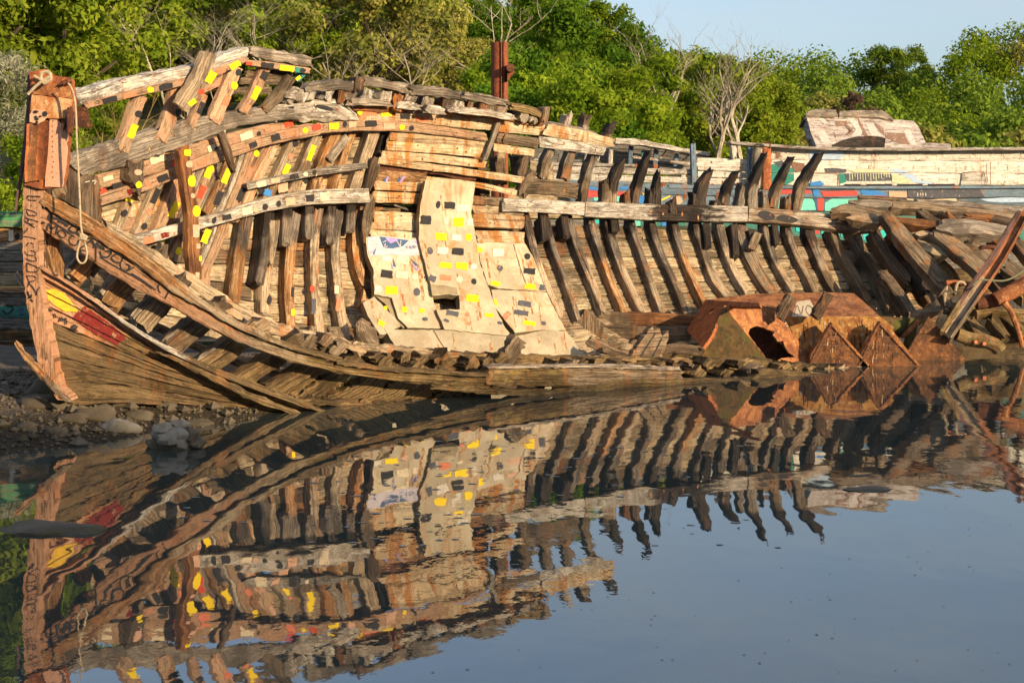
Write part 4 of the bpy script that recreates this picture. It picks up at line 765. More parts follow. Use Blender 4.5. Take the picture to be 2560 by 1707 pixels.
# inner clamp
plank('inner_clamp', wreck, T(2, 640, 265, 820, 372, 1150, 585, 1480, 795, 1800, 935, 2107, 988) + T(4, 800, 940, 1080, 965, 1440, 1000, 2000, 1020) + T(6, 300, 505, 700, 515, 1100, 515), 0, [(0, 'wood_tan'), (.48, 'wood_brown'), (.62, 'wood_mud')], dep=off(Dnear, .75), d=0, thick=.18, jit=.02, step=14,
      bot=T(2, 660, 340, 840, 455, 1150, 690, 1450, 880, 1780, 1010, 2107, 1060) + T(4, 800, 1000, 1080, 1030, 1440, 1060, 2000, 1090) + T(6, 300, 560, 700, 570, 1100, 560))
plank('inner_clamp', wreck, T(2, 700, 800, 960, 920, 1200, 1040, 1450, 1140, 1750, 1230), W(2, 48), 'wood_plank', dep=off(Dnear, .9), d=0, thick=.12)
plank('inner_clamp', wreck, T(2, 580, 690, 700, 770), W(2, 60), 'wood_plank', dep=off(Dnear, .8), d=0, thick=.1)
# short frames seen through the gap, two tone
for i, (q, wd, mt) in enumerate((((455, 650, 560, 520), 105, 'wood_orange'), ((670, 790, 800, 640), 130, 'wood_orange'), ((870, 930, 1000, 780, 1110, 660), 125, 'wood_brown'), ((1060, 1060, 1250, 900, 1350, 810), 110, 'wood_brown'), ((1240, 1190, 1440, 1050, 1590, 930), 105, 'wood_hull'), ((1430, 1290, 1660, 1140, 1840, 1010), 105, 'wood_mud'), ((1650, 1330, 1850, 1210, 2000, 1100), 100, 'wood_mud'), ((560, 600, 640, 500), 60, 'wood_dark'))):
    plank('near_frame', wreck, T(2, *q), W(2, wd), mt, dep=off(Dnear, .32), d=0, thick=.22, jit=.010, step=16)
    a = T(2, *q); 
    if i < 5: plank('near_frame', wreck, [(x - W(2, wd) * .42, y - W(2, wd) * .30) for x, y in a], W(2, wd) * .5, 'wood_grey', dep=off(Dnear, .36), d=0, thick=.2, jit=.012, step=14)
for q, wd in (((340, 1290, 520, 1160, 640, 1040), 90), ((480, 1320, 720, 1150, 860, 1030), 100), ((660, 1340, 900, 1220, 1060, 1070), 110), ((860, 1340, 1080, 1240, 1250, 1080), 100), ((1050, 1345, 1280, 1220, 1420, 1080), 100), ((1300, 1340, 1480, 1230, 1580, 1090), 90), ((1480, 1335, 1620, 1240, 1700, 1080), 80), ((1830, 1330, 1940, 1260, 2010, 1100), 70), ((2060, 1310, 2160, 1230, 2250, 1080), 60)):
    plank('near_frame', wreck, T(4, *q), w4(wd), 'wood_mud', dep=off(Dnear, .38), d=0, thick=.28, jit=.02, step=9)
plank('bilge_timber', wreck, T(4, 250, 1290, 600, 1315, 1000, 1335, 1600, 1325, 2000, 1305), w4(46), 'wood_mud', dep=off(Dnear, .22), d=0, thick=.3, jit=.03, step=10)
plank('bilge_timber', wreck, T(4, 80, 1180, 400, 1250, 800, 1275, 1200, 1270), w4(40), 'wood_mud', dep=off(Dnear, .8), d=0, thick=.3, jit=.03, step=10)
# worn frame heads between the rails
for q in ((1110, 660, 110), (1350, 800, 110), (1590, 925, 120), (1830, 1000, 90), (1900, 1010, 60), (2000, 1010, 80)):
    plank('near_frame', wreck, T(2, q[0] - q[2] * .42, q[1] + 40, q[0] + q[2] * .45, q[1] - 32), W(2, q[2] * .72), 'wood_brown', dep=off(Dnear, .45), d=0, thick=.32, jit=.016, step=9)
for x, y, s in ((460, 930, 120), (560, 955, 70), (720, 985, 150), (960, 1030, 110), (1040, 1030, 60), (1130, 1035, 100), (1240, 1050, 90), (1400, 1055, 110), (1555, 1080, 100), (1640, 1060, 90), (1720, 1045, 110)):
    plank('near_frame', wreck, T(4, x - s * .4 * rnd.uniform(.4, 1.2), y + s * .30, x + s * .42 * rnd.uniform(.4, 1.2), y - s * rnd.uniform(.05, .3)), w4(s * rnd.uniform(.45, .8)), 'wood_brown' if x < 900 else 'wood_mud', dep=off(Dnear, .45), d=0, thick=.34, jit=.02, step=8)
for x, y, s in ((35, 528, 60), (110, 525, 60), (160, 525, 60), (235, 525, 50), (340, 532, 70), (400, 535, 50), (480, 538, 60), (550, 535, 50), (620, 535, 60), (735, 570, 90), (880, 570, 90), (1025, 570, 90), (690, 535, 50), (790, 530, 60), (940, 530, 60), (1160, 543, 70), (1230, 545, 60), (1290, 548, 60), (1390, 555, 70), (1450, 558, 60), (1545, 566, 80), (1640, 568, 70)):
    s *= .78; y += 5
    plank('near_frame', wreck, T(6, x - s * .42 * rnd.uniform(.3, 1.3), y + s * .45, x + s * .40 * rnd.uniform(.2, 1.3), y - s * rnd.uniform(.0, .3)), W(6, s * rnd.uniform(.5, .95)), rnd.choice(['wood_mud', 'wood_mossy', 'wood_brown', 'wood_mud']), dep=off(Dnear, .42), d=0, thick=.36, jit=.018, step=7)
plank('near_frame', wreck, T(4, 1770, 1080, 1810, 1000, 1865, 915), w4(84), 'wood_brown', dep=off(Dnear, .6), d=0, thick=.16, jit=.02, step=8, jag=.08)
m = MB(); slab(m, T(6, 372, 528, 440, 430, 500, 348, 512, 372, 522, 366, 538, 360, 548, 400, 566, 382, 580, 372, 578, 420, 530, 535), off(Dnear, 1.0), 0, .10, 'wood_brown', cell=9, rough=2)
for q in ((430, 520, 515, 385), (490, 525, 548, 410)): stroke(m, T(6, *q), 3, off(Dnear, 1.0), 0, 'p_black', .01)
m.build('broken_board', wreck)
# ---- lower hull planking at the bow
htop = T(2, 242, 545, 480, 688, 760, 888, 1000, 1048, 1300, 1178, 1600, 1300, 2008, 1448); hbot = T(2, 318, 1372, 530, 1386, 800, 1378, 1100, 1400, 1350, 1420, 1600, 1440, 1845, 1464)
fr = [0, .09, .19, .30, .41, .53, .66, .82, 1.0]
HB = lambda px, py: Dnear(px, py) + .05
for i in range(8):
    tp = [tuple(Vector(a).lerp(Vector(b), fr[i])) for a, b in zip(htop, hbot)]; bt = [tuple(Vector(a).lerp(Vector(b), fr[i + 1] - .006)) for a, b in zip(htop, hbot)]
    m = MB(); dd = .06 if i == 0 else 0.0 - .012 * i
    strip(m, tp, bt, HB, dd, .06, [(0, 'wood_hullpaint' if i < 4 else 'wood_hull'), (.42 - .06 * i if i < 4 else .1, 'wood_hull')], 18, .007, 'jj', .03, seed=40 + i)
    if i in (1, 2, 3):
        sl0 = T(2, 270, 700, 330, 690, 400, 720, 470, 810, 480, 832, 400, 830, 330, 790, 280, 740); red = T(2, 515, 795, 640, 880, 780, 985, 715, 1035, 570, 960, 440, 870)
        for shp, mat in ((sl0, 'p_ochre'), (red, 'p_crimson')):
            # keep only the share of the mark that lies on this strake
            n = 26; xs_ = [min(p[0] for p in shp) + (max(p[0] for p in shp) - min(p[0] for p in shp)) * j / n for j in range(n + 1)]
            def yat(c, x):
                for a, b in zip(c, c[1:]):
                    if a[0] <= x <= b[0]: return a[1] + (b[1] - a[1]) * (x - a[0]) / (b[0] - a[0])
                return c[0][1] if x < c[0][0] else c[-1][1]
            def span(x):
                ys_ = []
                for a, b in zip(shp, shp[1:] + shp[:1]):
                    if (a[0] - x) * (b[0] - x) <= 0 and a[0] != b[0]: ys_.append(a[1] + (b[1] - a[1]) * (x - a[0]) / (b[0] - a[0]))
                return (min(ys_), max(ys_)) if len(ys_) > 1 else None
            prev = None
            for x in xs_:
                s_ = span(x + .01)
                cur = None
                if s_:
                    y0, y1 = max(s_[0], yat(tp, x) + 1), min(s_[1], yat(bt, x) - 1)
                    if y1 > y0: cur = (x, y0 + rnd.uniform(-1, 1), y1 + rnd.uniform(-1, 1))
                if prev and cur:
                    b0 = len(m.v)
                    for q in (prev, cur): m.v += [U(q[0], q[1], HB(q[0], 0) - dd - .012), U(q[0], (q[1] + q[2]) / 2, HB(q[0], 0) - dd - .012), U(q[0], q[2], HB(q[0], 0) - dd - .012)]
                    m.face((b0, b0 + 1, b0 + 4, b0 + 3), mat); m.face((b0 + 1, b0 + 2, b0 + 5, b0 + 4), mat)
                prev = cur
    if i == 2:
        for q in ((302, 808, 288, 842), (288, 812, 322, 826), (334, 842, 342, 868), (366, 892, 376, 866, 388, 888, 404, 870, 408, 908), (440, 944, 452, 912, 478, 930, 452, 934, 476, 950)): stroke(m, T(2, *q), 4.2, HB, dd, 'p_graphite', .02)
    m.build('hull_strake', wreck)
plank('rub_rail', wreck, T(2, 250, 555, 500, 705, 800, 920, 1100, 1095, 1500, 1265, 2005, 1450), [W(2, 22)] * 3 + [W(2, 34), W(2, 44), W(2, 24)], [(0, 'wood_hullpaint'), (.2, 'wood_whitegrey'), (.5, 'wood_hull')], dep=HB, d=.13, thick=.12, step=16)
plank('rub_rail', wreck, T(2, 960, 1075, 1200, 1180, 1500, 1330, 1845, 1462), [W(2, 10), W(2, 30), W(2, 44), W(2, 20)], 'wood_hull', dep=HB, d=.15, thick=.12, step=16, jit=.01)
plank('keel', wreck, T(2, 360, 1375, 530, 1388, 700, 1376, 1000, 1392), W(2, 26), 'wood_hull', dep=HB, d=.04, thick=.25, step=16)
m = MB(); slab(m, T(2, 265, 860, 300, 960, 370, 1130, 510, 1260, 545, 1360, 440, 1385, 370, 1300, 310, 1060), HB, .03, .05, 'wood_hull', cell=14); m.build('hull_strake', wreck)
# ---- collapsed stern timbers
PL = lambda px, py: 22.4 + (880 - py) / 400 * 2.6
ST_ = [((245, 90, 450, 100, 660, 118), (40, 66, 54), 'wood_grey', .0), ((330, 38, 620, 60, 800, 85), (30, 36, 20), 'wood_dark', -.2), ((60, 178, 220, 148, 535, 212), (40, 86, 76), 'wood_brown', .3), ((220, 222, 560, 262), (54, 72), 'wood_tan', .4),
       ((640, 115, 900, 118, 1300, 172, 1867, 232), (70, 66, 70, 60), 'wood_brown', .0), ((840, 82, 1300, 112, 1867, 172), (44, 54, 60), 'wood_grey', -.3), ((1100, 200, 1500, 222, 1820, 282), (56, 60, 50), 'wood_dark', .1), ((660, 252, 900, 280, 1085, 302), (56, 62, 50), 'wood_rust', .3),
       ((1060, 292, 1240, 318, 1400, 316, 1745, 366), (90, 138, 128, 86), 'wood_grey', .4), ((560, 180, 800, 470, 1130, 850), (96, 130, 130), 'wood_brown', .6), ((1000, 330, 1280, 530, 1480, 705), (110, 130, 130), 'wood_brown', .3), ((1330, 450, 1500, 560, 1650, 660), (96, 116, 110), 'wood_brown', .15), ((1690, 660, 1880, 810), (120, 130), 'wood_brown', .1),
       ((680, 430, 835, 605), (44, 34), 'wood_grey', .2), ((840, 385, 960, 382, 1065, 430), (26, 54, 36), 'wood_tan', .2), ((880, 470, 1000, 520, 1165, 590), (60, 88, 40), 'wood_plank', .1), ((470, 350, 580, 560, 800, 830), (100, 96, 90), 'wood_dark', .0), ((620, 480, 760, 660, 980, 930), (100, 90, 80), 'wood_char', .0),
       ((900, 640, 1060, 800, 1200, 960), (90, 90, 80), 'wood_dark', -.2), ((1040, 600, 1180, 740, 1260, 860), (80, 90, 80), 'wood_mossy', -.2), ((1500, 700, 1700, 900), (100, 90), 'wood_dark', -.2), ((540, 740, 680, 900, 830, 1130), (90, 90, 80), 'wood_dark', .3),
       ((795, 1148, 960, 1112, 1125, 1075), (76, 60, 50), 'wood_brown', .5), ((1150, 1060, 1300, 1050, 1500, 1040), (50, 60, 40), 'wood_dark', .2), ((1400, 1095, 1600, 1085, 1880, 1115), (40, 46, 40), 'wood_mossy', .2), ((1360, 1160, 1420, 1250, 1520, 1330), (70, 90, 70), 'wood_mud', .1), ((1560, 1150, 1640, 1260, 1700, 1330), (80, 90, 60), 'wood_mud', .1), ((1680, 1140, 1760, 1200, 1880, 1320), (80, 90, 80), 'wood_mud', .0),
       ((1330, 1330, 1600, 1350, 1880, 1340), (60, 70, 60), 'wood_mud', -.2), ((1100, 900, 1160, 1010, 1180, 1100), (60, 70, 50), 'wood_dark', .2), ((1330, 880, 1500, 960, 1600, 1080), (60, 80, 70), 'wood_dark', -.1), ((1650, 740, 1760, 860, 1880, 960), (70, 80, 70), 'wood_mossy', -.2), ((1780, 420, 1867, 520, 1950, 640), (70, 80, 70), 'wood_dark', -.1),
       ((1120, 180, 1220, 245), (50, 40), 'wood_rust', .2), ((900, 160, 1020, 250, 1100, 290), (50, 60, 40), 'wood_brown', .15), ((1520, 120, 1700, 150, 1880, 150), (24, 40, 40), 'wood_tan', -.35), ((1320, 205, 1420, 225, 1560, 230), (46, 56, 46), 'wood_rust', .15), ((1560, 400, 1660, 500, 1700, 560), (50, 60, 40), 'wood_rust', .2)]
for q, ws, mt, d in ST_: plank('timber', wreck, T('E', *q), [W('E', x) for x in ws], mt, dep=PL, d=d, thick=.2, jit=.009, step=14, jag=.12)
plank('timber', wreck, T(6, 165, 270, 480, 286, 705, 292), 0, [(0, 'wood_brown'), (.4, 'wood_rust')], dep=const(21.75), d=0, thick=.3, jit=.008, step=16, bot=T(6, 250, 345, 480, 348, 705, 345))
plank('timber', wreck, T(6, 245, 347, 480, 350, 705, 347), 0, 'wood_dark', dep=const(21.65), d=0, thick=.3, jit=.006, step=16, bot=T(6, 240, 410, 450, 416, 705, 424))  # shade of the beam's underside is put into this dark wood
m = MB(); m.vert = True; slab(m, T(6, 118, 344, 165, 268, 262, 342, 248, 414, 150, 412), const(21.45), 0, .3, 'wood_brown', cell=12, rough=.8); m.build('timber', wreck)
for q, wd, mt in (((180, 420, 260, 460, 370, 500), 44, 'wood_dark'), ((555, 470, 650, 462, 745, 478), 40, 'wood_dark'), ((250, 470, 340, 440), 30, 'wood_dark'), ((225, 480, 240, 510), 24, 'wood_grey'), ((390, 425, 440, 450), 20, 'wood_dark'), ((600, 500, 700, 505), 26, 'wood_mud')): plank('timber', wreck, T(6, *q), W(6, wd), mt, dep=const(20.6), d=0, thick=.15, jit=.02)
plank('timber', wreck, T(4, 850, 800, 890, 880, 960, 960), [w4(60), w4(120), w4(60)], 'wood_brown', dep=off(Dfar, -.6), d=0, thick=.1, jit=.02, step=10)
for q in ((545, 850, 560, 910), (700, 850, 720, 930)): plank('near_frame', wreck, T(4, *q), w4(60), 'wood_brown', dep=off(Dnear, 1.0), d=0, thick=.2, jit=.02, step=8)

# ================================================================== other things at the wreck
o = thing('mooring_rope', 'pale knotted rope with a noose hanging from the rusty stem head', 'rope', U(170, 620, 14.4))
rd = const(14.42); m = MB()
tubepx(m, T('B', 668, 190, 700, 240, 728, 330, 745, 500, 752, 750, 765, 1000, 778, 1250, 790, 1568) + T('A', 905, 680, 918, 770), rd, .0105, 'rope', 8, 60); m.build('line', o)
m = MB(); tubepx(m, T('A', 935, 800, 890, 860, 862, 960, 850, 1060, 880, 1125, 920, 1142, 960, 1110, 978, 1030, 965, 920, 930, 820), rd, .0105, 'rope', 8, 40); m.build('noose', o)
m = MB()
for q in ((890, 770, 975, 800, 900, 820, 970, 790), (925, 760, 960, 830, 900, 800, 940, 770)): tubepx(m, T('A', *q), const(14.40), .014, 'rope', 8, 20)
m.build('knot', o)
m = MB(); 
for q in ((335, 120, 390, 150, 440, 170, 500, 150, 480, 90, 430, 80, 400, 130, 430, 190, 480, 170), (400, 90, 470, 75, 495, 120, 440, 150, 400, 180), (410, 170, 350, 220, 300, 270, 272, 300)): tubepx(m, T('B', *q), const(14.50), .016, 'rope', 8, 30)
m.build('knot', o)
# tank
tk = thing('rusty_tank', 'rusted steel tank with a jagged hole lying against the ribs at the waterline', 'tank', U(1960, 900, 21.4))
H = lambda *v: T('H', *v)
pl = plane(H(360, 145)[0], 21.9, H(215, 360)[0], 21.6, H(480, 190)[0], 21.15); m = MB(); slab(m, H(215, 360, 352, 143, 490, 150, 740, 165, 745, 190, 485, 190, 400, 390, 335, 485), pl, 0, .05, 'rust_red', [H(375, 225, 405, 200, 422, 220, 415, 245, 385, 245)], cell=12); m.build('end_plate', tk)
pl = plane(H(352, 143)[0], 22.0, H(1420, 95)[0], 22.6, H(920, 265)[0], 21.3); m = MB(); slab(m, H(352, 143, 700, 100, 1230, 88, 1420, 95, 1612, 262, 920, 265, 840, 205, 740, 180), pl, 0, .05, 'rust_orange', cell=16, rough=.5)
decal(m, H(1010, 155, 1060, 148, 1105, 142, 1135, 200, 1165, 258, 1070, 262, 975, 262, 990, 210), pl, 0, 'p_cream', .01)
for q in ((990, 250, 1010, 180, 1040, 245, 1055, 185), (1085, 180, 1120, 200, 1140, 250, 1100, 255, 1075, 215, 1085, 180)): stroke(m, H(*q), 2.6, pl, 0, 'p_fadeb', .014)
for q in ((1270, 140, 1330, 130, 1290, 180, 1340, 190), (1350, 120, 1380, 170, 1420, 160), (1320, 200, 1360, 220), (870, 160, 900, 200)): stroke(m, H(*q), 2.2, pl, 0, 'p_fadeb', .012)
m.build('top_plate', tk)
FC = const(21.32); m = MB(); slab(m, H(920, 264, 1612, 261, 1706, 340, 1695, 360, 1885, 605, 1700, 640, 1120, 640, 1120, 600, 1010, 430), FC, 0, .08, 'rust_yellow', cell=16, rough=.6)
for i in range(44):
    x = rnd.uniform(1010, 1680); y = rnd.uniform(270, 420); L = rnd.uniform(20, 120); stroke(m, H(x, y, x + rnd.uniform(-6, 10), y + L), rnd.uniform(1.5, 5), FC, 0, rnd.choice(['p_streak', 'p_rustbolt', 'p_fadeb', 'p_ruststain']), .006)
marks(m, 'H', [('w', 1165, 440, 30, 60, 30, 'o'), ('w', 1150, 475, 50, 14, -40, 'o'), ('w', 1515, 430, 26, 70, 25, 'o'), ('u', 1240, 330, 60, 90, 20, 'o')], FC, 0); m.build('side_plate', tk)
for q in ((1262, 305, 1535, 612, 1530, 640, 1100, 640, 1110, 530), (1608, 298, 1892, 606, 1880, 640, 1460, 640, 1470, 530)):
    m = MB(); slab(m, H(*q), FC, .30, .14, 'rust_brown', edge='rust_orange', cell=14, rough=.6); a, b = H(*q[:2])[0], H(*q[2:4])[0]; stroke(m, [(a[0] - 1, a[1] + 3), (b[0] - 3, b[1])], 4.5, FC, .30, 'rust_orange', .03); stroke(m, [(a[0], a[1] + 3), ((q[6] + 6) / 2.868 + 1640, b[1])], 2.5, FC, .30, 'rust_brown', .03)  # orange rim and right-edge stroke paint sunlight on the gusset
    for t in (.35, .55): stroke(m, [(a[0] - 60 * t + 10, a[1] + (b[1] - a[1]) * t - 3), (a[0] + (b[0] - a[0]) * t - 4, a[1] + (b[1] - a[1]) * t + 3)], 1.5, FC, .30, 'p_brown')
    
    for i in range(26):
        t = rnd.uniform(.1, .9); x = a[0] + (rnd.uniform(-.4, .8)) * (b[0] - a[0]) * t; y = a[1] + (b[1] - a[1]) * t; stroke(m, [(x, y), (x + rnd.uniform(-2, 2), y + rnd.uniform(4, 22))], rnd.uniform(1.5, 4), FC, .30, rnd.choice(['p_streak', 'p_ruststain', 'p_ruststain']), .006)
    m.build('gusset', tk)
m = MB(); slab(m, H(485, 185, 645, 385, 800, 572, 790, 640, 300, 640, 322, 560, 400, 390), const(20.85), 0, .05, 'rust_moss', cell=12, rough=.6); marks(m, 'H', [('u', 625, 450, 60, 110, 0, 'o'), ('u', 700, 520, 40, 60, -20, 'o')], const(20.85), 0); m.build('end_gusset', tk)
pl = plane(H(485, 185)[0], 20.86, H(800, 572)[0], 20.86, H(1150, 590)[0], 21.3); m = MB(); slab(m, H(488, 182, 700, 190, 840, 210, 1000, 410, 1152, 592, 1140, 640, 795, 640, 800, 572, 645, 385), pl, 0, .03, 'rust_orange', [H(662, 385, 672, 350, 725, 328, 770, 340, 800, 355, 850, 372, 838, 395, 872, 440, 912, 436, 938, 500, 950, 520, 998, 552, 900, 560, 850, 592, 800, 585, 780, 545, 740, 490)], cell=12, rough=1.5); m.build('holed_plate', tk); m = MB(); slab(m, H(520, 230, 880, 262, 1010, 440, 1125, 640, 560, 640), const(21.5), 0, .04, 'rust_dark', cell=14, rough=.5); m.build('hole_shade_sheet', tk)  # dark sheet added behind the hole to stand in for shade inside
for q in (((890, 275, 930, 195, 978, 118), 'post rising left of the cream patch'), ((1145, 275, 1195, 190, 1248, 98), 'post rising right of the cream patch')):
    m = MB(); t_, b_ = edges(H(*q[0]), [W('H', 70)] * 3); strip(m, t_, b_, const(21.2), .25, .2, 'wood_dark', 10, .012); tag(m.build('broken_post', loc=U(2000, 790, 21.2)), 'weathered wooden ' + q[1] + ' on the rusty tank', 'post', 'posts by the rusty tank')
# lone triangular plate + strut
fr_ = thing('rusty_structure', 'lone rusted triangular steel plate half sunk in the water right of the tank', 'steel frame', U(2340, 890, 21.95))
m = MB(); slab(m, H(1955, 258, 2225, 572, 2225, 640, 1770, 640, 1810, 500), const(21.9), 0, .06, 'rust_brown', edge='rust_orange', cell=14, rough=.8); marks(m, 'H', [('u', 1975, 420, 30, 120, 0, 'o')], const(21.9), 0); m.build('plate', fr_)
m = MB(); t_, b_ = edges(H(1885, 290, 1770, 420), W('H', 26)); strip(m, t_, b_, const(22.3), 0, .08, 'rust_orange', 10); m.build('strut', fr_)
m = MB(); t_, b_ = edges(H(1850, 280, 1830, 420, 1790, 540), W('H', 70)); strip(m, t_, b_, const(22.35), 0, .1, 'rust_moss', 10); m.build('strut', fr_)
m = MB(); tubepx(m, H(1610, 330, 1830, 345), const(22.6), .16, 'rust_moss', 12); tag(m.build('buoy_pipe', loc=U(2230, 815, 22.6)), 'dark mossy pipe lying behind the rusty tank and the triangular plate', 'pipe')
# big leaning rusty beam: an H section
bm = thing('steel_beam', 'long rusty steel beam leaning out of the water at the right edge', 'beam', U(2370, 840, 21.6))
DB = plane(T('E', 1867, 170)[0], 22.9, T('E', 1120, 1330)[0], 21.8, T('E', 1600, 600)[0], 22.45)
def DBm(px, py): return 21.8 + (835 - py) / 320 * 1.1
for nm_, cl, wd, d, th, mts in (('web', (1888, 185, 1640, 610, 1380, 985, 1150, 1340), (84, 112, 112, 84), .0, .06, [(0, 'wood_steel'), (.62, 'wood_tan')]), ('flange', (1918, 200, 1690, 620, 1430, 1005, 1190, 1352), (26, 26, 30, 34), .1, .22, [(0, 'wood_steel'), (.65, 'wood_brown')]), ('flange', (1830, 170, 1580, 585, 1320, 950, 1100, 1300), (44, 48, 48, 40), .08, .22, [(0, 'wood_steeldark'), (.8, 'wood_mossy')])):  # left flange in darker steel: its unlit side put into the colour
    m = MB(); t_, b_ = edges(T('E', *cl), [W('E', x) for x in wd]); strip(m, t_, b_, DBm, d, th, mts, 16, .003); m.build(nm_, bm)
pp = thing('rusty_pipe', 'crooked rusty pipe with a thin bent branch lying over mossy timbers at the right edge', 'pipe', U(2520, 800, 22.3))
m = MB(); tubepx(m, T('E', 1900, 850, 1750, 930, 1600, 1010), const(22.4), .12, 'rust_orange', 10); tubepx(m, T('E', 1600, 1010, 1500, 1030, 1420, 1040), const(22.5), .11, 'rust_dark', 10)
for x, y in ((1790, 905), (1640, 990)): tubepx(m, T('E', x - 14, y - 60, x + 16, y + 60), const(22.4), .06, 'rust_dark', 8, 3)
m.build('pipe', pp); m = MB(); tubepx(m, T('E', 1680, 1030, 1740, 1110, 1790, 1230, 1830, 1350, 1850, 1450), const(22.3), [.05] * 3 + [.045] * 9 + [.04] * 40, 'rust_orange', 8, 20); m.build('branch', pp)
m = MB(); tubepx(m, T('E', 1240, 1330, 1360, 1370, 1480, 1385, 1600, 1430, 1640, 1480), const(21.9), .11, 'wood_mossy', 10); marks(m, 'E', [('c', 1420, 1400, 34, 34, 0, 'o'), ('c', 1500, 1415, 34, 34, 0, 'o')], const(21.9), .12); tag(m.build('mossy_log', loc=U(2440, 850, 21.9)), 'green mossy log half afloat under the leaning steel beam', 'log')
m = MB(); tubepx(m, T('E', 1390, 870, 1430, 835, 1475, 820, 1560, 825, 1680, 828, 1780, 790, 1890, 715), const(21.7), .014, 'rope_green', 6, 30); tag(m.build('thin_rope', loc=U(2480, 700, 21.7)), 'thin green rope strung across the leaning steel beam', 'rope')
m = MB(); tubepx(m, T('E', 1225, 950, 1235, 880, 1260, 840, 1300, 845, 1320, 870), const(22.2), .02, 'rope', 6, 16); tubepx(m, T('E', 1130, 1060, 1125, 960, 1150, 880, 1130, 1000), const(22.2), .014, 'rope', 6, 16); tag(m.build('rope_scrap', loc=U(2395, 720, 22.2)), 'frayed loop of rope hanging among the collapsed stern timbers', 'rope')
m = MB(); tubepx(m, T('E', 1140, 850, 1230, 845, 1360, 862), const(22.3), .04, 'rust_red', 8); tag(m.build('iron_rod', loc=U(2395, 708, 22.3)), 'short rusty iron rod lying level at the foot of the largest fallen stern timber', 'rod', 'iron rods in the stern')
m = MB(); tubepx(m, T('E', 1450, 525, 1520, 512, 1640, 520), const(23.2), .035, 'rust_dark', 8); tag(m.build('iron_rod', loc=U(2470, 620, 23.2)), 'dark iron rod jutting out just left of the leaning steel beam', 'rod', 'iron rods in the stern')
m = MB(); t_, b_ = edges(T(2, 100, 1025, 170, 1120, 260, 1215, 340, 1310, 440, 1385), [W(2, 34), W(2, 44), W(2, 46), W(2, 40), W(2, 24)]); strip(m, t_, b_, lambda px, py: 14.9 - (py - 850) / 150 * .3, .1, .06, [(0, 'wood_orange'), (.5, 'wood_brown')], 12, .01); marks(m, 2, [('u', 130, 1060, 16, 26, -40, 'o'), ('u', 180, 1130, 20, 40, -40, 'o')], lambda px, py: 14.9 - (py - 850) / 150 * .3, .1)
tag(m.build('loose_plank', loc=U(100, 960, 14.7)), 'narrow rusty stained plank leaning on the ground left of the bow', 'plank')
# tall pile behind the wreck
pi = thing('rusty_pile', 'tall round rusty steel pile standing behind the wreck against the trees', 'pile', (U(1249, 540, 27.5).x, 27.5, 0))
m = MB(); x, y = U(1249, 540, 27.5).xy; zt = U(1249, 108, 27.5).z; tube(m, [(x, y, -.4), (x, y, 2), (x, y, zt)], .165, 'pipe_red', 24); m.build('shaft', pi)
m = MB(); box(m, (x + .03, y - .20, 1), (x + .05, y - .13, zt + .05), 'pipe_red'); box(m, (x + .075, y - .20, 1), (x + .095, y - .12, zt + .03), 'rust_brown'); m.build('guide_rail', pi)
m = MB(); slab(m, T(9, 118, 278, 146, 280, 148, 312, 128, 335, 118, 350), const(27.2), 0, .25, 'pipe_red', cell=8, rough=.2); b0 = U(*T(9, 132, 296)[0], 27.2); tube(m, [(b0.x, 27.2, b0.z), (b0.x, 27.1, b0.z)], .08, 'rust_dark', 10); m.build('bracket', pi)

# ================================================================== the hulks behind
gb_ = thing('green_hulk', 'decaying grey hull with a flaking green rail seen left behind the stem', 'boat', U(40, 800, 22.5))
GD = lambda px, py: 22.3 + (px + 100) / 600 * 1.2
plank('rail', gb_, T('G', -260, 95, -40, 92, 300, 98, 700, 110), 0, 'wood_green', dep=GD, d=.1, thick=.2, bot=T('G', -260, 222, -40, 220, 300, 222, 700, 226), step=30)
for i, (y0, y1, mt, dd) in enumerate(((225, 345, 'wood_orange', 0), (345, 412, 'wood_greyhull', 0), (418, 500, 'wood_greyhull', .06), (505, 588, 'wood_greyhull', .02), (592, 700, 'wood_plank', .0), (715, 745, 'wood_hullpaint', .05), (748, 860, 'wood_greyhull', .0), (865, 965, 'wood_teal', .02), (970, 1060, 'wood_greyhull', 0), (1065, 1150, 'wood_mud', .02), (1155, 1260, 'wood_mud', 0))):
    m = MB(); strip(m, T('G', -260, y0, 0, y0, 300, y0 + 6, 900, y0 + 24), T('G', -260, y1, 0, y1, 300, y1 + 4, 900, y1 + 18), GD, dd, .06, mt, 30, .008)
    if i == 0: marks(m, 'G', [('u', 40, 280, 30, 110, 0, 'o'), ('w', 90, 290, 40, 90, 0), ('k', 140, 300, 40, 50, 0, 'o')], GD, dd)
    if i == 7:
        for q in ((45, 860, 110, 880, 60, 930, 20, 900), (140, 900, 190, 880, 160, 940, 190, 930)): stroke(m, T('G', *q), 4, GD, dd, 'p_navy' if q[0] > 100 else 'p_graphite')
    m.build('hull_plank', gb_)
plank('frame', gb_, T('G', 130, 600, 160, 660, 190, 700), W('G', 40), 'wood_grey', dep=GD, d=.2, thick=.1)
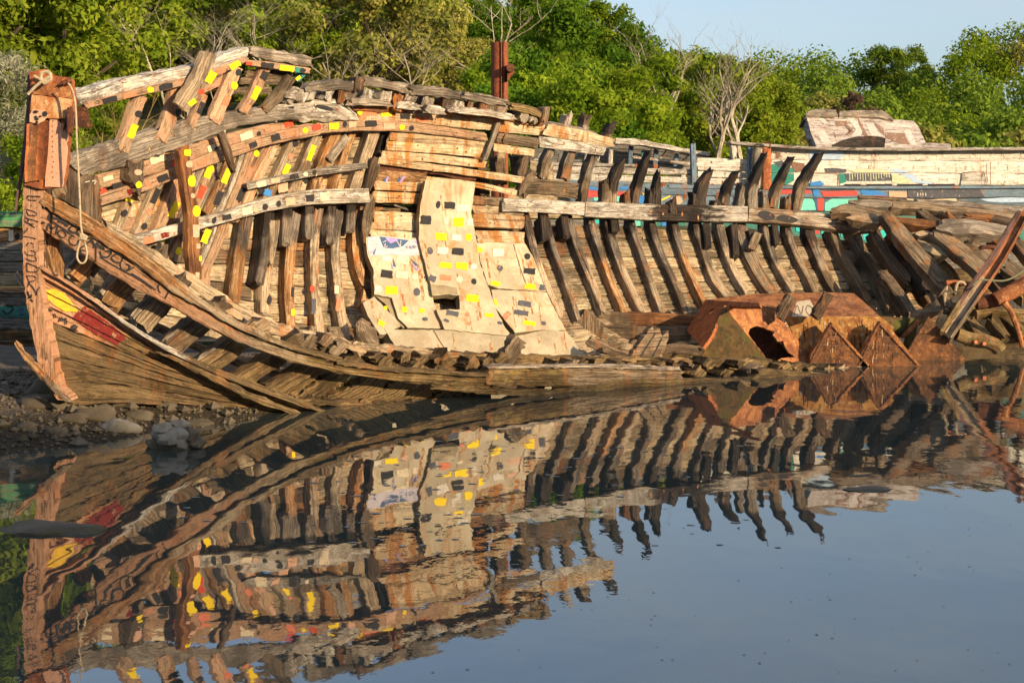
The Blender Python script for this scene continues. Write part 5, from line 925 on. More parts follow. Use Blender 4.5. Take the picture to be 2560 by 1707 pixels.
# grey broken hull, middle distance
gh = thing('grey_hulk', 'broken grey wooden hull with open frames behind the burnt ribs', 'boat', U(1600, 600, 31))
GH = const(31.6); FT = lambda *v: T('F', *v)
plank('rail', gh, FT(930, 95, 1200, 120, 1500, 175, 1862, 240), 0, 'wood_whitegrey', dep=GH, d=.3, thick=.35, bot=FT(930, 160, 1200, 175, 1500, 225, 1860, 285), step=16, jit=.015)
for i in range(6):
    y0 = 150 + i * 42; plank('hull_plank', gh, FT(100, y0 + 60 - i * 6, 600, y0 + 20, 1100, y0 + 20, 1800, y0 + 95 - i * 4), 0, 'wood_greyhull', dep=GH, d=-.5, thick=.06, bot=FT(100, y0 + 100 - i * 6, 600, y0 + 60, 1100, y0 + 60, 1800, y0 + 134 - i * 4), step=40)
for x, y0, y1, mt, wd in ((890, 190, 360, 'wood_whitegrey', 40), (1085, 180, 370, 'wood_bluegrey', 44), (1200, 210, 380, 'wood_teal', 30), (1330, 215, 380, 'wood_bluegrey', 44), (1530, 260, 400, 'wood_bluegrey', 40), (650, 230, 350, 'wood_whitegrey', 40), (760, 280, 360, 'wood_whitegrey', 30), (390, 250, 360, 'wood_greyhull', 40)):
    plank('frame', gh, FT(x + 8, y0, x - 8, y1), W('F', wd), mt, dep=GH, d=.05, thick=.15)
plank('spar', gh, FT(1100, 285, 1400, 320, 1680, 355), W('F', 28), 'wood_bleach', dep=GH, d=.5, thick=.1); plank('rail', gh, FT(300, 350, 700, 362, 1200, 372, 1690, 400), W('F', 30), 'wood_whitegrey', dep=GH, d=.3, thick=.4)
m = MB(); slab(m, FT(130, 320, 240, 320, 330, 215, 250, 200), GH, .3, .1, 'wood_whitegrey', cell=10); m.build('hull_plank', gh)
for x in (1150, 1330):
    m = MB(); slab(m, FT(x - 20, 350, x + 22, 362, x + 20, 390, x, 412, x - 18, 395), GH, .62, .05, 'rust_red', cell=8, rough=.5); m.build('cleat', gh)
m = MB(); tubepx(m, FT(1450, 185, 1420, 240, 1370, 305), GH, .02, 'rope', 6, 8); tubepx(m, FT(1670, 250, 1620, 300, 1560, 335), GH, .02, 'rope', 6, 8); m.build('rigging', gh)
# white painted hull on the right
wh = thing('white_hulk', 'long white painted hull with bright graffiti lying behind the wreck on the right', 'boat', U(2200, 600, 31))
WD = lambda px, py: 30.4 + (px - 1300) / 1300 * .8
Q7 = lambda *v: T(7, *v)
plank('rail', wh, Q7(345, 420, 600, 436, 1000, 458, 1600, 464, 2450, 458), 0, 'wood_whitegrey', dep=WD, d=.22, thick=.4, bot=Q7(345, 438, 600, 458, 1000, 480, 1600, 486, 2450, 480), step=24)
def wplank(t_, b_, mt, d, fn=None):
    m = MB(); strip(m, t_, b_, WD, d, .08, mt, 30, .005)
    if mt == 'wood_white':
        for i in range(22):
            x = rnd.uniform(1935, 2555); y = min(p[1] for p in t_) + rnd.uniform(10, 20); stroke(m, [(x, y), (x + rnd.uniform(-2, 2), y + rnd.uniform(5, 12))], rnd.uniform(2, 7), WD, d, 'p_grime', .006)
    if fn: fn(m, d)
    m.build('hull_plank', wh)
def dk(m, d, reg, q, mat, lift=.01): decal(m, T(reg, *q), WD, d, mat, lift)
def f1(m, d):
    dk(m, d, 7, (880, 482, 1000, 486, 1110, 488, 1130, 520, 1090, 545, 985, 545, 885, 542), 'p_sky'); dk(m, d, 'D', (0, 690, 60, 700, 40, 770, 0, 770), 'p_brown')
wplank(Q7(618, 462, 1000, 480, 1600, 487, 2450, 482), Q7(618, 546, 1000, 548, 1600, 552, 2450, 556), 'wood_white', .0, f1)
def f2(m, d):
    dk(m, d, 7, (622, 580, 680, 570, 760, 600, 790, 632, 700, 633, 622, 633), 'p_teal', .009); dk(m, d, 7, (760, 560, 850, 570, 860, 620, 800, 632, 770, 610), 'p_brown', .012); dk(m, d, 7, (640, 560, 700, 552, 720, 580, 680, 600), 'p_slate', .013)
    dk(m, d, 7, (985, 605, 1060, 602, 1140, 612, 1135, 632, 1000, 632), 'p_slate', .01); dk(m, d, 7, (1140, 614, 1260, 608, 1400, 616, 1480, 626, 1470, 634, 1200, 634), 'p_palegreen'); dk(m, d, 7, (1400, 612, 1500, 608, 1560, 626, 1580, 634, 1480, 634), 'p_sky', .013)
wplank(Q7(618, 549, 1000, 551, 1600, 555, 2450, 559), Q7(618, 634, 1000, 634, 1600, 636, 2450, 640), 'wood_white', .0, f2)
def f3(m, d):
    dk(m, d, 7, (622, 638, 700, 638, 780, 640, 780, 690, 730, 715, 622, 712), 'p_teal', .009); dk(m, d, 7, (1085, 640, 1140, 640, 1135, 700, 1085, 715), 'p_teal'); dk(m, d, 7, (1120, 640, 1240, 638, 1440, 642, 1450, 690, 1300, 692, 1140, 692), 'p_slate')
    for x in range(1160, 1450, 18): stroke(m, Q7(x, 640, x + 2, 655 + rnd.uniform(0, 35)), 2.0, WD, d, 'p_palegreen', .013)
    dk(m, d, 7, (1450, 645, 1560, 655, 1620, 700, 1500, 710, 1450, 700), 'p_palegreen', .012); dk(m, d, 7, (1500, 640, 1590, 645, 1650, 690, 1750, 705, 1680, 712, 1600, 700), 'p_sky', .014)
    dk(m, d, 7, (895, 690, 960, 690, 990, 715, 890, 720), 'p_blue', .013)
wplank(Q7(618, 637, 1000, 637, 1600, 639, 2450, 643), Q7(618, 716, 1000, 718, 1600, 722, 2450, 716), 'wood_white', .0, f3)
m = MB(); slab(m, Q7(915, 640, 1080, 638, 1085, 725, 890, 725), WD, .03, .05, 'wood_white', cell=12, rough=.2); decal(m, Q7(892, 700, 960, 690, 990, 715, 970, 724, 892, 724), WD, .03, 'p_blue'); m.build('hatch', wh); m = MB(); slab(m, Q7(1930, 636, 2085, 634, 2096, 716, 1920, 718), WD, .03, .05, 'wood_white', cell=12, rough=.2); m.build('hatch', wh)
stroke_m = MB()
for q in ((1090, 640, 1088, 720), (1930, 634, 2085, 632, 2098, 718), (2122, 560, 2124, 715), (920, 637, 1084, 635)): stroke(stroke_m, Q7(*q), 2.2, WD, .05, 'p_brown')
stroke_m.build('seam', wh)
m = MB()
for x0, x1 in ((1130, 1235), (1280, 1450), (1490, 1660), (1700, 1880)): slab(m, Q7(x0, 712, x1, 711, x1, 727, x0, 727), WD, .012, .02, 'p_black', cell=14, rough=.3)
m.build('scupper', wh)
wplank(Q7(-80, 716, 400, 722, 1000, 728, 1600, 728, 2450, 722), Q7(-80, 742, 400, 744, 1000, 745, 1600, 745, 2450, 740), 'wood_bluegrey', .12)
def f5(m, d):
    dk(m, d, 7, (600, 765, 640, 745, 760, 740, 880, 745, 900, 775, 760, 780, 640, 782), 'p_redband'); dk(m, d, 7, (960, 760, 1100, 752, 1210, 760, 1215, 790, 1100, 795, 985, 800), 'p_redband'); dk(m, d, 7, (905, 745, 940, 745, 960, 765, 940, 800, 915, 795), 'p_blue', .013); dk(m, d, 7, (1230, 750, 1320, 748, 1400, 775, 1415, 800, 1340, 800, 1250, 790), 'p_blue'); dk(m, d, 7, (1330, 790, 1400, 790, 1400, 802, 1330, 802), 'p_redband', .014)
    dk(m, d, 7, (1430, 760, 1550, 765, 1550, 805, 1430, 800), 'p_peach'); dk(m, d, 7, (1555, 745, 1800, 740, 2050, 748, 2080, 800, 1800, 808, 1560, 804), 'p_slate'); dk(m, d, 7, (965, 750, 1050, 744, 1200, 744, 1210, 756, 1000, 762), 'p_slate', .012)
    for x in (1625, 1645, 1660, 1680): stroke(m, Q7(x, 772, x + 1, 770 + rnd.uniform(18, 32)), 2, WD, d, 'p_white', .014)
    for q in ((-120, 770, -80, 745, -10, 750, 30, 775), (0, 770, 40, 748, 90, 750, 120, 780)): pass
wplank(Q7(-330, 735, 400, 745, 1000, 747, 1600, 747, 2450, 744), Q7(-330, 790, 400, 800, 1000, 805, 1600, 808, 2450, 800), 'wood_bluegrey', .05, f5)
def f6(m, d):
    dk(m, d, 7, (650, 830, 700, 810, 760, 808, 905, 812, 930, 850, 930, 890, 800, 893, 680, 893), 'p_aqua'); dk(m, d, 7, (940, 810, 985, 810, 980, 895, 942, 893), 'p_redband'); dk(m, d, 7, (990, 840, 1040, 812, 1250, 812, 1200, 850, 1030, 896, 990, 895), 'p_aqua'); dk(m, d, 7, (915, 810, 940, 810, 940, 890, 932, 890), 'p_navy', .014)
    dk(m, d, 7, (1550, 812, 1700, 818, 1890, 810, 1890, 835, 1700, 838, 1550, 835), 'p_cream'); dk(m, d, 7, (2050, 815, 2200, 805, 2450, 795, 2450, 835, 2200, 838, 2100, 832), 'p_sky')
    dk(m, d, 'F', (1200, 580, 1220, 585, 1255, 640, 1245, 645), 'p_yellow'); dk(m, d, 'F', (1395, 690, 1470, 655, 1472, 664, 1398, 702), 'p_yellow'); dk(m, d, 'F', (1500, 690, 1580, 680, 1570, 730, 1500, 740), 'p_peach')
    dk(m, d, 'F', (1160, 670, 1240, 640, 1260, 680, 1240, 740, 1160, 740), 'p_blue'); dk(m, d, 'F', (1240, 640, 1290, 640, 1280, 730, 1240, 720), 'p_blue', .013)
wplank(Q7(-330, 795, 400, 803, 1000, 808, 1600, 811, 2450, 803), Q7(-330, 890, 400, 893, 1000, 900, 1600, 905, 2450, 900), 'wood_bluegrey', .0, f6)
def f7(m, d):
    for q, c_ in (((640, 980, 690, 975, 690, 1030, 655, 1035), 'p_turq'), ((790, 980, 830, 985, 830, 1040, 795, 1035), 'p_turq'), ((960, 1000, 1000, 1000, 1000, 1070, 965, 1050), 'p_turq'), ((1110, 1010, 1160, 1010, 1150, 1075, 1100, 1070), 'p_turq'), ((1210, 1010, 1290, 1020, 1290, 1095, 1215, 1090), 'p_turq'), ((1360, 1025, 1440, 1030, 1440, 1100, 1360, 1100), 'p_turq'), ((920, 990, 955, 990, 955, 1050, 925, 1055), 'p_redband'), ((1225, 1055, 1250, 1050, 1260, 1090, 1232, 1090), 'p_white')): dk(m, d, 7, q, c_, .012)
    for q, c_ in (((1100, 890, 1180, 890, 1180, 960, 1100, 960), 'p_aqua'), ((1390, 910, 1450, 910, 1450, 960, 1390, 960), 'p_blue'), ((740, 900, 780, 900, 770, 940, 740, 935), 'p_turq')): dk(m, d, 'F', q, c_, .012)
wplank(Q7(-330, 893, 400, 896, 1000, 903, 1600, 908, 2450, 903), Q7(-330, 1000, 400, 1005, 1000, 1110, 1600, 1110, 2450, 1100), 'wood_teal', .0, f7)
wplank(Q7(-330, 1003, 1000, 1113, 2450, 1103), Q7(-330, 1280, 1000, 1290, 2450, 1290), 'wood_greyhull', -.05)
# left bulwark: white boards between posts, bright graffiti band
for q, mt in ((((-355, 410, 80, 410), (-355, 455, 80, 462)), 'wood_white'), (((-355, 462, 80, 470), (-355, 505, 80, 520)), 'wood_white'), (((-355, 512, 80, 526), (-355, 715, 80, 722)), 'wood_whitegrey')): pass
for t_, b_, mt in ((FT(330, 370, 720, 385, 1690, 405), FT(330, 440, 720, 450, 1690, 460), 'wood_whitegrey'), (FT(330, 446, 720, 456, 1690, 486), FT(330, 520, 720, 520, 1690, 545), 'wood_white'), (FT(1735, 292, 2000, 300, 2262, 310), FT(1735, 415, 2000, 420, 2262, 430), 'wood_white'), (FT(1735, 422, 2262, 438), FT(1735, 482, 2262, 492), 'wood_white'), (FT(1735, 490, 2262, 500), FT(1735, 552, 2300, 565), 'wood_white'), (FT(100, 320, 340, 360), FT(100, 520, 340, 520), 'wood_plank')):
    plank('bulwark_board', wh, t_, 0, mt, dep=WD, d=.06, thick=.06, bot=b_, step=30, bolt=3)
m = MB(); strip(m, FT(480, 510, 1100, 535, 1700, 552, 2330, 570), FT(480, 590, 1100, 640, 1700, 660, 2330, 680), WD, .09, .07, 'wood_bluegrey', 26, .005); bolts(m, FT(1200, 580, 2300, 620), WD, .09, 16, 4, 14)
for q, c_ in (((560, 585, 620, 580, 700, 578, 790, 590, 800, 620, 700, 605, 560, 605), 'p_blue'), ((980, 580, 1040, 570, 1100, 600, 1100, 625, 1030, 600, 970, 605), 'p_blue')): decal(m, FT(*q), WD, .09, c_)
m.build('wale', wh)
m = MB(); strip(m, FT(480, 600, 1100, 642, 1700, 664, 2330, 684), FT(480, 720, 1100, 760, 1700, 765, 2330, 790), WD, .075, .07, 'wood_bluegrey', 26, .005); bolts(m, FT(1300, 690, 2300, 720), WD, .075, 12, 4, 12)
for q, c_ in (((555, 605, 640, 606, 790, 610, 800, 680, 700, 678, 560, 660), 'p_redband'), ((720, 680, 790, 685, 790, 715, 725, 712), 'p_aqua'), ((950, 605, 1030, 600, 1090, 620, 1090, 670, 950, 665), 'p_redband'), ((940, 670, 1010, 668, 1010, 725, 940, 720), 'p_aqua'), ((1165, 680, 1220, 650, 1260, 650, 1250, 740, 1165, 740), 'p_blue'), ((1195, 640, 1215, 640, 1262, 690, 1250, 695), 'p_yellow'), ((1385, 700, 1470, 660, 1474, 672, 1390, 716), 'p_yellow'), ((1480, 690, 1560, 665, 1600, 720, 1560, 750, 1480, 745), 'p_peach')): decal(m, FT(*q), WD, .075, c_, .011)
m.build('wale', wh)
for x, y0, y1, mt in ((1705, 150, 552, 'wood_bluegrey'), (2100, 168, 300, 'wood_white'), (2265, 180, 500, 'wood_bluegrey')): plank('stanchion', wh, FT(x - 8, y0, x + 6, y1), W('F', 50), mt, dep=WD, d=.16, thick=.15, mk=[('F', [('u', x + 8, (y0 + y1) / 2, 16, (y1 - y0) * .8, 0)])])
m = MB(); a, b = Q7(530, 465)[0], Q7(515, 740)[0]; tubepx(m, [a, b], off(WD, -.25), .11, 'bark_pale', 12, 6); m.build('mooring_post', wh)
strap = plank('iron_strap', wh, Q7(596, 462, 596, 750), W(7, 56), 'rust_red', dep=WD, d=.34, thick=.08, step=14); m = MB(); tubepx(m, Q7(556, 470, 558, 430, 612, 432, 614, 470), off(WD, -.34), .015, 'rust_dark', 6, 12); m.build('iron_staple', strap)
wplank(Q7(-330, 1270, 1000, 1282, 2450, 1282), Q7(-330, 1700, 1000, 1700, 2450, 1690), 'wood_mud', -.1)
for y0, y1, mt in ((470, 545, 'wood_plank'), (548, 610, 'wood_greyhull'), (613, 690, 'wood_greyhull'), (693, 820, 'wood_mud')): plank('bulwark_board', wh, [(1140, y0), (1600, y0 + 2)], 0, mt, dep=WD, d=-.16, thick=.06, bot=[(1140, y1), (1600, y1)], step=40)
# remains of the cabin roof
cb = thing('cabin_wreckage', 'weathered slab of a boat cabin with peeling pale paint behind the white hull', 'boat wreckage', U(2150, 370, 33))
CD = plane(T('D', 370, 230)[0], 33.0, T('D', 1820, 560)[0], 33.3, T('D', 500, 600)[0], 32.4)
m = MB(); slab(m, T('D', 365, 235, 620, 245, 800, 240, 1000, 240, 1300, 250, 1440, 290, 1690, 310, 1740, 370, 1830, 560, 1830, 640, 1320, 660, 500, 640, 440, 480), CD, 0, .25, 'wood_cabin', cell=14, rough=1)
for q in ((720, 310, 870, 305, 880, 370, 740, 372), (700, 440, 740, 480, 730, 520), (830, 350, 900, 370, 960, 440, 900, 490, 850, 480, 940, 430), (1000, 260, 1080, 400, 1130, 500, 1090, 500, 1030, 380), (1200, 330, 1310, 380, 1330, 480, 1280, 450)): decal(m, T('D', *q), CD, 0, 'p_fadeb', .012)
for q in ((480, 250, 560, 260, 640, 330, 600, 350), (500, 430, 600, 430, 640, 520, 700, 590, 560, 570), (860, 250, 950, 260, 1060, 420, 1040, 480, 920, 500, 980, 420), (1100, 340, 1190, 330, 1250, 450, 1310, 500, 1160, 480), (1320, 330, 1500, 340, 1680, 360, 1660, 395, 1500, 380, 1330, 360), (1560, 430, 1640, 400, 1720, 600, 1660, 610)): decal(m, T('D', *q), CD, 0, 'p_fadew', .009)
decal(m, T('D', 1340, 450, 1560, 455, 1640, 600, 1500, 580, 1340, 510), CD, 0, 'p_fadeb', .013); m.build('side_panel', cb)
plank('roof_edge', cb, T('D', 362, 225, 400, 175, 500, 158, 740, 165), 0, 'wood_grey', dep=CD, d=.12, thick=.4, bot=T('D', 372, 245, 420, 245, 620, 250, 760, 235), step=8, jit=.012); plank('roof_edge', cb, T('D', 770, 185, 1000, 175, 1300, 180, 1425, 265), 0, 'wood_grey', dep=CD, d=.12, thick=.4, bot=T('D', 770, 240, 1000, 245, 1300, 262, 1430, 290), step=8, jit=.012)
plank('rubbish_board', cb, T('D', 1800, 575, 1960, 570, 2140, 590), 0, 'wood_cabin', dep=CD, d=0, thick=.2, bot=T('D', 1800, 660, 1960, 660, 2170, 660), step=10, jit=.02)
m = MB(); slab(m, T('D', 690, 600, 820, 540, 980, 500, 1120, 490, 1250, 498, 1345, 520, 1330, 640, 690, 640), CD, .03, .06, 'wood_char', cell=10, rough=.6); m.build('window_arch', cb); m = MB(); slab(m, T('D', 412, 410, 440, 430, 510, 610, 412, 640), off(CD, .2), 0, .1, 'wood_dark', cell=10); m.build('end_panel', cb)

# ================================================================== stones and shore
def stone(m, c, rad, mat, seed, sq=(1, .8, .6), sub=2):
    rg = random.Random(seed); n1, n2 = 12, 8; b0 = len(m.v); ph = [rg.uniform(0, 9) for _ in range(6)]
    for i in range(n2 + 1):
        a = math.pi * i / n2
        for j in range(n1):
            t = math.tau * j / n1; d = Vector((math.sin(a) * math.cos(t), math.sin(a) * math.sin(t), math.cos(a)))
            k_ = 1 + .22 * math.sin(d.x * 3 + ph[0]) * math.sin(d.y * 3.3 + ph[1]) + .14 * math.sin(d.z * 5 + d.x * 4 + ph[2]) + .05 * rg.uniform(-1, 1)
            if i in (0, n2): k_ = 1
            m.v.append(Vector(c) + Vector((d.x * sq[0], d.y * sq[1], d.z * sq[2])) * rad * k_)
    for i in range(n2):
        for j in range(n1): k_ = (j + 1) % n1; m.face((b0 + i * n1 + j, b0 + (i + 1) * n1 + j, b0 + (i + 1) * n1 + k_, b0 + i * n1 + k_), mat)
def onwater(px, py, z=0): 
    D = (CZ - z) * F / (py - YH); return U(px, py, D)
def onground(px, py):
    D = 6.0
    while D < 40:
        p = U(px, py, D)
        if p.z <= max(0, ground(p.x, p.y)): return p
        D += .02
    return p
def rock(px, py, rpx, mat, label, sq, seed, z=0, name='rock', grp=None):
    rpx *= 1.25; p = onground(px, py + rpx * sq[2] * .4); m = MB(); stone(m, p, rpx / F * p.y, mat, seed, sq); o = m.build(name, sharp=75, loc=p); tag(o, label, 'rock', grp); return o
# crumbling mossy lump: several stones fused into one rock
p = onwater(430, 1122); m = MB()
for i, (dx, dz, r_, mt) in enumerate(((0, .1, .16, 'stone_pale'), (-.1, .17, .12, 'stone_pale'), (.12, .12, .13, 'stone'), (.2, .04, .10, 'stone_wet'), (-.16, .03, .12, 'stone_wet'), (.02, .02, .2, 'stone_wet'), (.05, .2, .1, 'stone_pale'))): stone(m, p + Vector((dx, .02 * i, dz)), r_, mt, 60 + i)
tag(m.build('rock', loc=p), 'pale crumbling rock with green moss standing alone in the water before the bow', 'rock')
rock(130, 1318, 112, 'stone_wet', 'wide flat dark rock barely breaking the water at the left edge', (1, .5, .13), 71)
rock(2170, 1222, 44, 'stone_wet', 'small flat dark hump breaking the open water on the right', (1, .7, .10), 72)
gr = 'rocks along the shoreline under the bow'
for i, (px, py, rp, mt, z, lab, sq) in enumerate(((105, 1000, 46, 'stone', .22, 'broad flat grey rock just left of the keel foot', (1.2, .9, .42)), (110, 970, 34, 'stone_wet', .3, 'green mossy boulder against the foot of the stem', (1, .9, .8)), (300, 1062, 36, 'stone_pale', .04, 'rounded pale rock at the water edge below the bow planks', (1, .8, .62)), (140, 1078, 22, 'stone', .03, 'angular grey stone at the water edge with a pointed top', (1, .8, .9)), (65, 1065, 22, 'stone', .08, 'small grey stone on the gravel near the left edge', (1.1, .8, .6)), (345, 1035, 26, 'stone_wet', .04, 'brown wet stone right of the rounded pale rock', (1.1, .8, .55)), (240, 1030, 34, 'stone', .14, 'large brown rock in the middle of the shore strip', (1.3, .9, .6)), (180, 1042, 28, 'stone', .12, 'flat brown rock between gravel and water', (1.4, .9, .45)), (410, 1010, 22, 'stone_wet', .02, 'dark stone tucked under the bow planks', (1.2, .8, .5)), (495, 1055, 24, 'stone_wet', 0, 'low dark stone in the shallow water right of the others', (1.2, .8, .42)), (275, 1000, 30, 'stone', .15, 'brown stone touching the hull underside', (1.4, .8, .5)), (12, 958, 9, 'stone_pale', .35, 'little pinkish stone by the dark hull at the far left', (1, .9, .8)))):
    rock(px, py, rp, mt, lab, sq, 80 + i, z, grp=gr)
m = MB(); rg = random.Random(12)
for i in range(1700):
    x = rg.uniform(-6.0, -2.8); y = rg.uniform(13.2, 16.6); z = ground(x, y)
    if z < -.02: continue
    r_ = rg.uniform(.008, .035) * (2.6 if rg.random() < .08 else 1); b0 = len(m.v); c = Vector((x, y, z + r_ * .3))
    for dx, dy, dz in ((1, 0, 0), (0, 1, 0), (-1, 0, 0), (0, -1, 0), (0, 0, .8), (0, 0, -.8)): m.v.append(c + Vector((dx * rg.uniform(.7, 1.3), dy * rg.uniform(.7, 1.3), dz * rg.uniform(.7, 1.2))) * r_)
    mt = rg.choice(['stone', 'stone', 'stone_wet'])
    for q in ((0, 1, 4), (1, 2, 4), (2, 3, 4), (3, 0, 4), (1, 0, 5), (2, 1, 5), (3, 2, 5), (0, 3, 5)): m.face([b0 + k_ for k_ in q], mt)
tag(m.build('pebbles'), kind='stuff')
m = MB(); p = onwater(2150, 1190); tube(m, [p + Vector((-.09, 0, .004)), p + Vector((0, .02, .006)), p + Vector((.1, .06, .006))], .006, 'bark_pale', 5); tag(m.build('twig', loc=p), 'short pale twig floating on the open water', 'twig')
m = MB(); rg = random.Random(4)
for i in range(520):
    y = 6.9 + 9.5 * rg.random() ** 1.3; x = rg.uniform(-.36, .36) * y; slick = rg.random() < .4
    if slick: x = rg.gauss(-.2, 1.1); y = rg.uniform(9.5, 14.5)
    sx = rg.uniform(.012, .042) if slick else rg.uniform(.004, .012); sy = sx * rg.uniform(.35, .7); b0 = len(m.v); n = 9 if slick else 5
    for j in range(n): a = j / n * math.tau; k_ = rg.uniform(.6, 1.3); m.v.append(Vector((x + sx * math.cos(a) * k_, y + sy * math.sin(a) * k_, .003)))
    m.face(range(b0, b0 + n), 'scum_sheen' if slick else 'p_brown')
tag(m.build('floating_debris'), kind='stuff')

# ================================================================== trees
def crown_mesh(name, mat, nclump, per, leaf, seed, shape='round', aspect=1.0, lanky=.3):
    rg = np.random.RandomState(seed); cs = []
    for i in range(nclump):
        while True:
            v = rg.uniform(-1, 1, 3); l = np.linalg.norm(v)
            if .25 < l < 1: break
        v = v / l * l ** .45
        if shape == 'cone': v[:2] *= (1.0 - .55 * (v[2] + 1) / 2)
        v *= 1 + rg.normal(0, .10)
        cs.append((v * np.array([1, 1, aspect]), rg.uniform(.16, .34)))
    P, N = [], []
    for c, r_ in cs:
        n = int(per * rg.uniform(.6, 1.4)); d = rg.normal(0, 1, (n, 3)); d /= np.linalg.norm(d, axis=1)[:, None]
        rad = r_ * rg.uniform(.35, 1.05, n)[:, None]; P.append(c + d * rad * np.array([1, 1, .75])); nn = d * .9 + rg.normal(0, .45, (n, 3)) + np.array([0, 0, .15]); N.append(nn / np.linalg.norm(nn, axis=1)[:, None])
    P = np.concatenate(P); N = np.concatenate(N); n = len(P); A = np.cross(N, rg.normal(0, 1, (n, 3))); A /= np.linalg.norm(A, axis=1)[:, None]; B = np.cross(N, A)
    s = leaf * rg.uniform(.55, 1.35, n)[:, None]; q = np.stack([P - A * s, P + B * s * lanky * 1.6, P + A * s, P - B * s * lanky * 1.6], 1).reshape(-1, 3)
    me = bpy.data.meshes.new(name); me.vertices.add(n * 4); me.vertices.foreach_set('co', q.ravel()); me.loops.add(n * 4); me.loops.foreach_set('vertex_index', np.arange(n * 4)); me.polygons.add(n); me.polygons.foreach_set('loop_start', np.arange(0, n * 4, 4)); me.polygons.foreach_set('loop_total', np.full(n, 4)); me.update(calc_edges=True); me.materials.append(MAT[mat]); me.validate(); return me
def trunk_mesh(name, mat, seed, h=1.0, limbs=6):
    rg = random.Random(seed); m = MB(); pts = [Vector((0, 0, -.25))]; 
    for i in range(1, 7): pts.append(Vector((rg.uniform(-.05, .05) * i * .5, rg.uniform(-.05, .05) * i * .5, i * h / 6)))
    tube(m, pts, [.10, .085, .07, .058, .045, .034, .02], mat, 7)
    for i in range(limbs):
        b = pts[2 + i % 4]; a = rg.uniform(0, 6.28); d = Vector((math.cos(a), math.sin(a), rg.uniform(.35, 1))).normalized(); L = rg.uniform(.4, .75)
        tube(m, [b, b + d * L * .5 + Vector((0, 0, .03)), b + d * L + Vector((0, 0, .1))], [.035, .024, .01], mat, 5)
    o = m.build(name); me = o.data; bpy.data.objects.remove(o); return me
CR = {}
for kd, mt, asp, sh in (('bright', 'leaf_bright', .95, 'round'), ('mid', 'leaf_mid', 1.0, 'round'), ('dark', 'leaf_dark', 1.15, 'round'), ('olive', 'leaf_olive', .9, 'round'), ('far', 'leaf_far', 1.0, 'round')):
    CR[kd] = [crown_mesh('crown', mt, 72, 260, .040 if kd != 'far' else .045, 11 + 7 * i + len(kd), sh, asp) for i in range(3)]
TM = [trunk_mesh('trunk', 'bark_dark', 5), trunk_mesh('trunk', 'bark_pale', 6)]
def tree(kind, base, hgt, rad, label, group, rg, name='tree', tm=0):
    o = thing(name, label, 'tree' if name == 'tree' else 'shrub', base, group)
    c = bpy.data.objects.new('crown', rg.choice(CR[kind])); col.objects.link(c); c.parent = o; c.location = (0, 0, hgt - rad * .95); c.scale = (rad, rad, rad * rg.uniform(.9, 1.1)); c.rotation_euler = (0, 0, rg.uniform(0, 6.28))
    t = bpy.data.objects.new('trunk', TM[tm]); col.objects.link(t); t.parent = o; t.scale = (hgt * .6, hgt * .6, hgt * .56); t.rotation_euler = (0, 0, rg.uniform(0, 6.28)); return o
SKY = [(-400, -360), (0, -320), (110, -190), (190, -75), (600, -95), (1000, -80), (1150, -60), (1250, -60), (1440, -30), (1470, 40), (1490, 120), (1560, 105), (1640, 140), (1720, 95), (1770, 130), (1800, 150), (2400, 230), (3000, 250)]
def skyline(xd):
    for a, b in zip(SKY, SKY[1:]):
        if xd <= b[0]: return a[1] + (b[1] - a[1]) * (xd - a[0]) / (b[0] - a[0])
    return 0
LB = {'bright': 'sunlit yellow green bushy tree growing close among others on the wooded hillside', 'mid': 'mid green bushy tree growing close among others on the wooded hillside', 'dark': 'dark green dense tree growing close among others on the wooded hillside', 'olive': 'dull olive green bush growing close among others on the wooded hillside'}
SCRUB = [(470, 150, 46), (560, 140, 48), (700, 110, 52), (420, 80, 56), (1050, 130, 50), (1195, 60, 55), (870, 150, 44)]
rg = random.Random(21); nt = 0
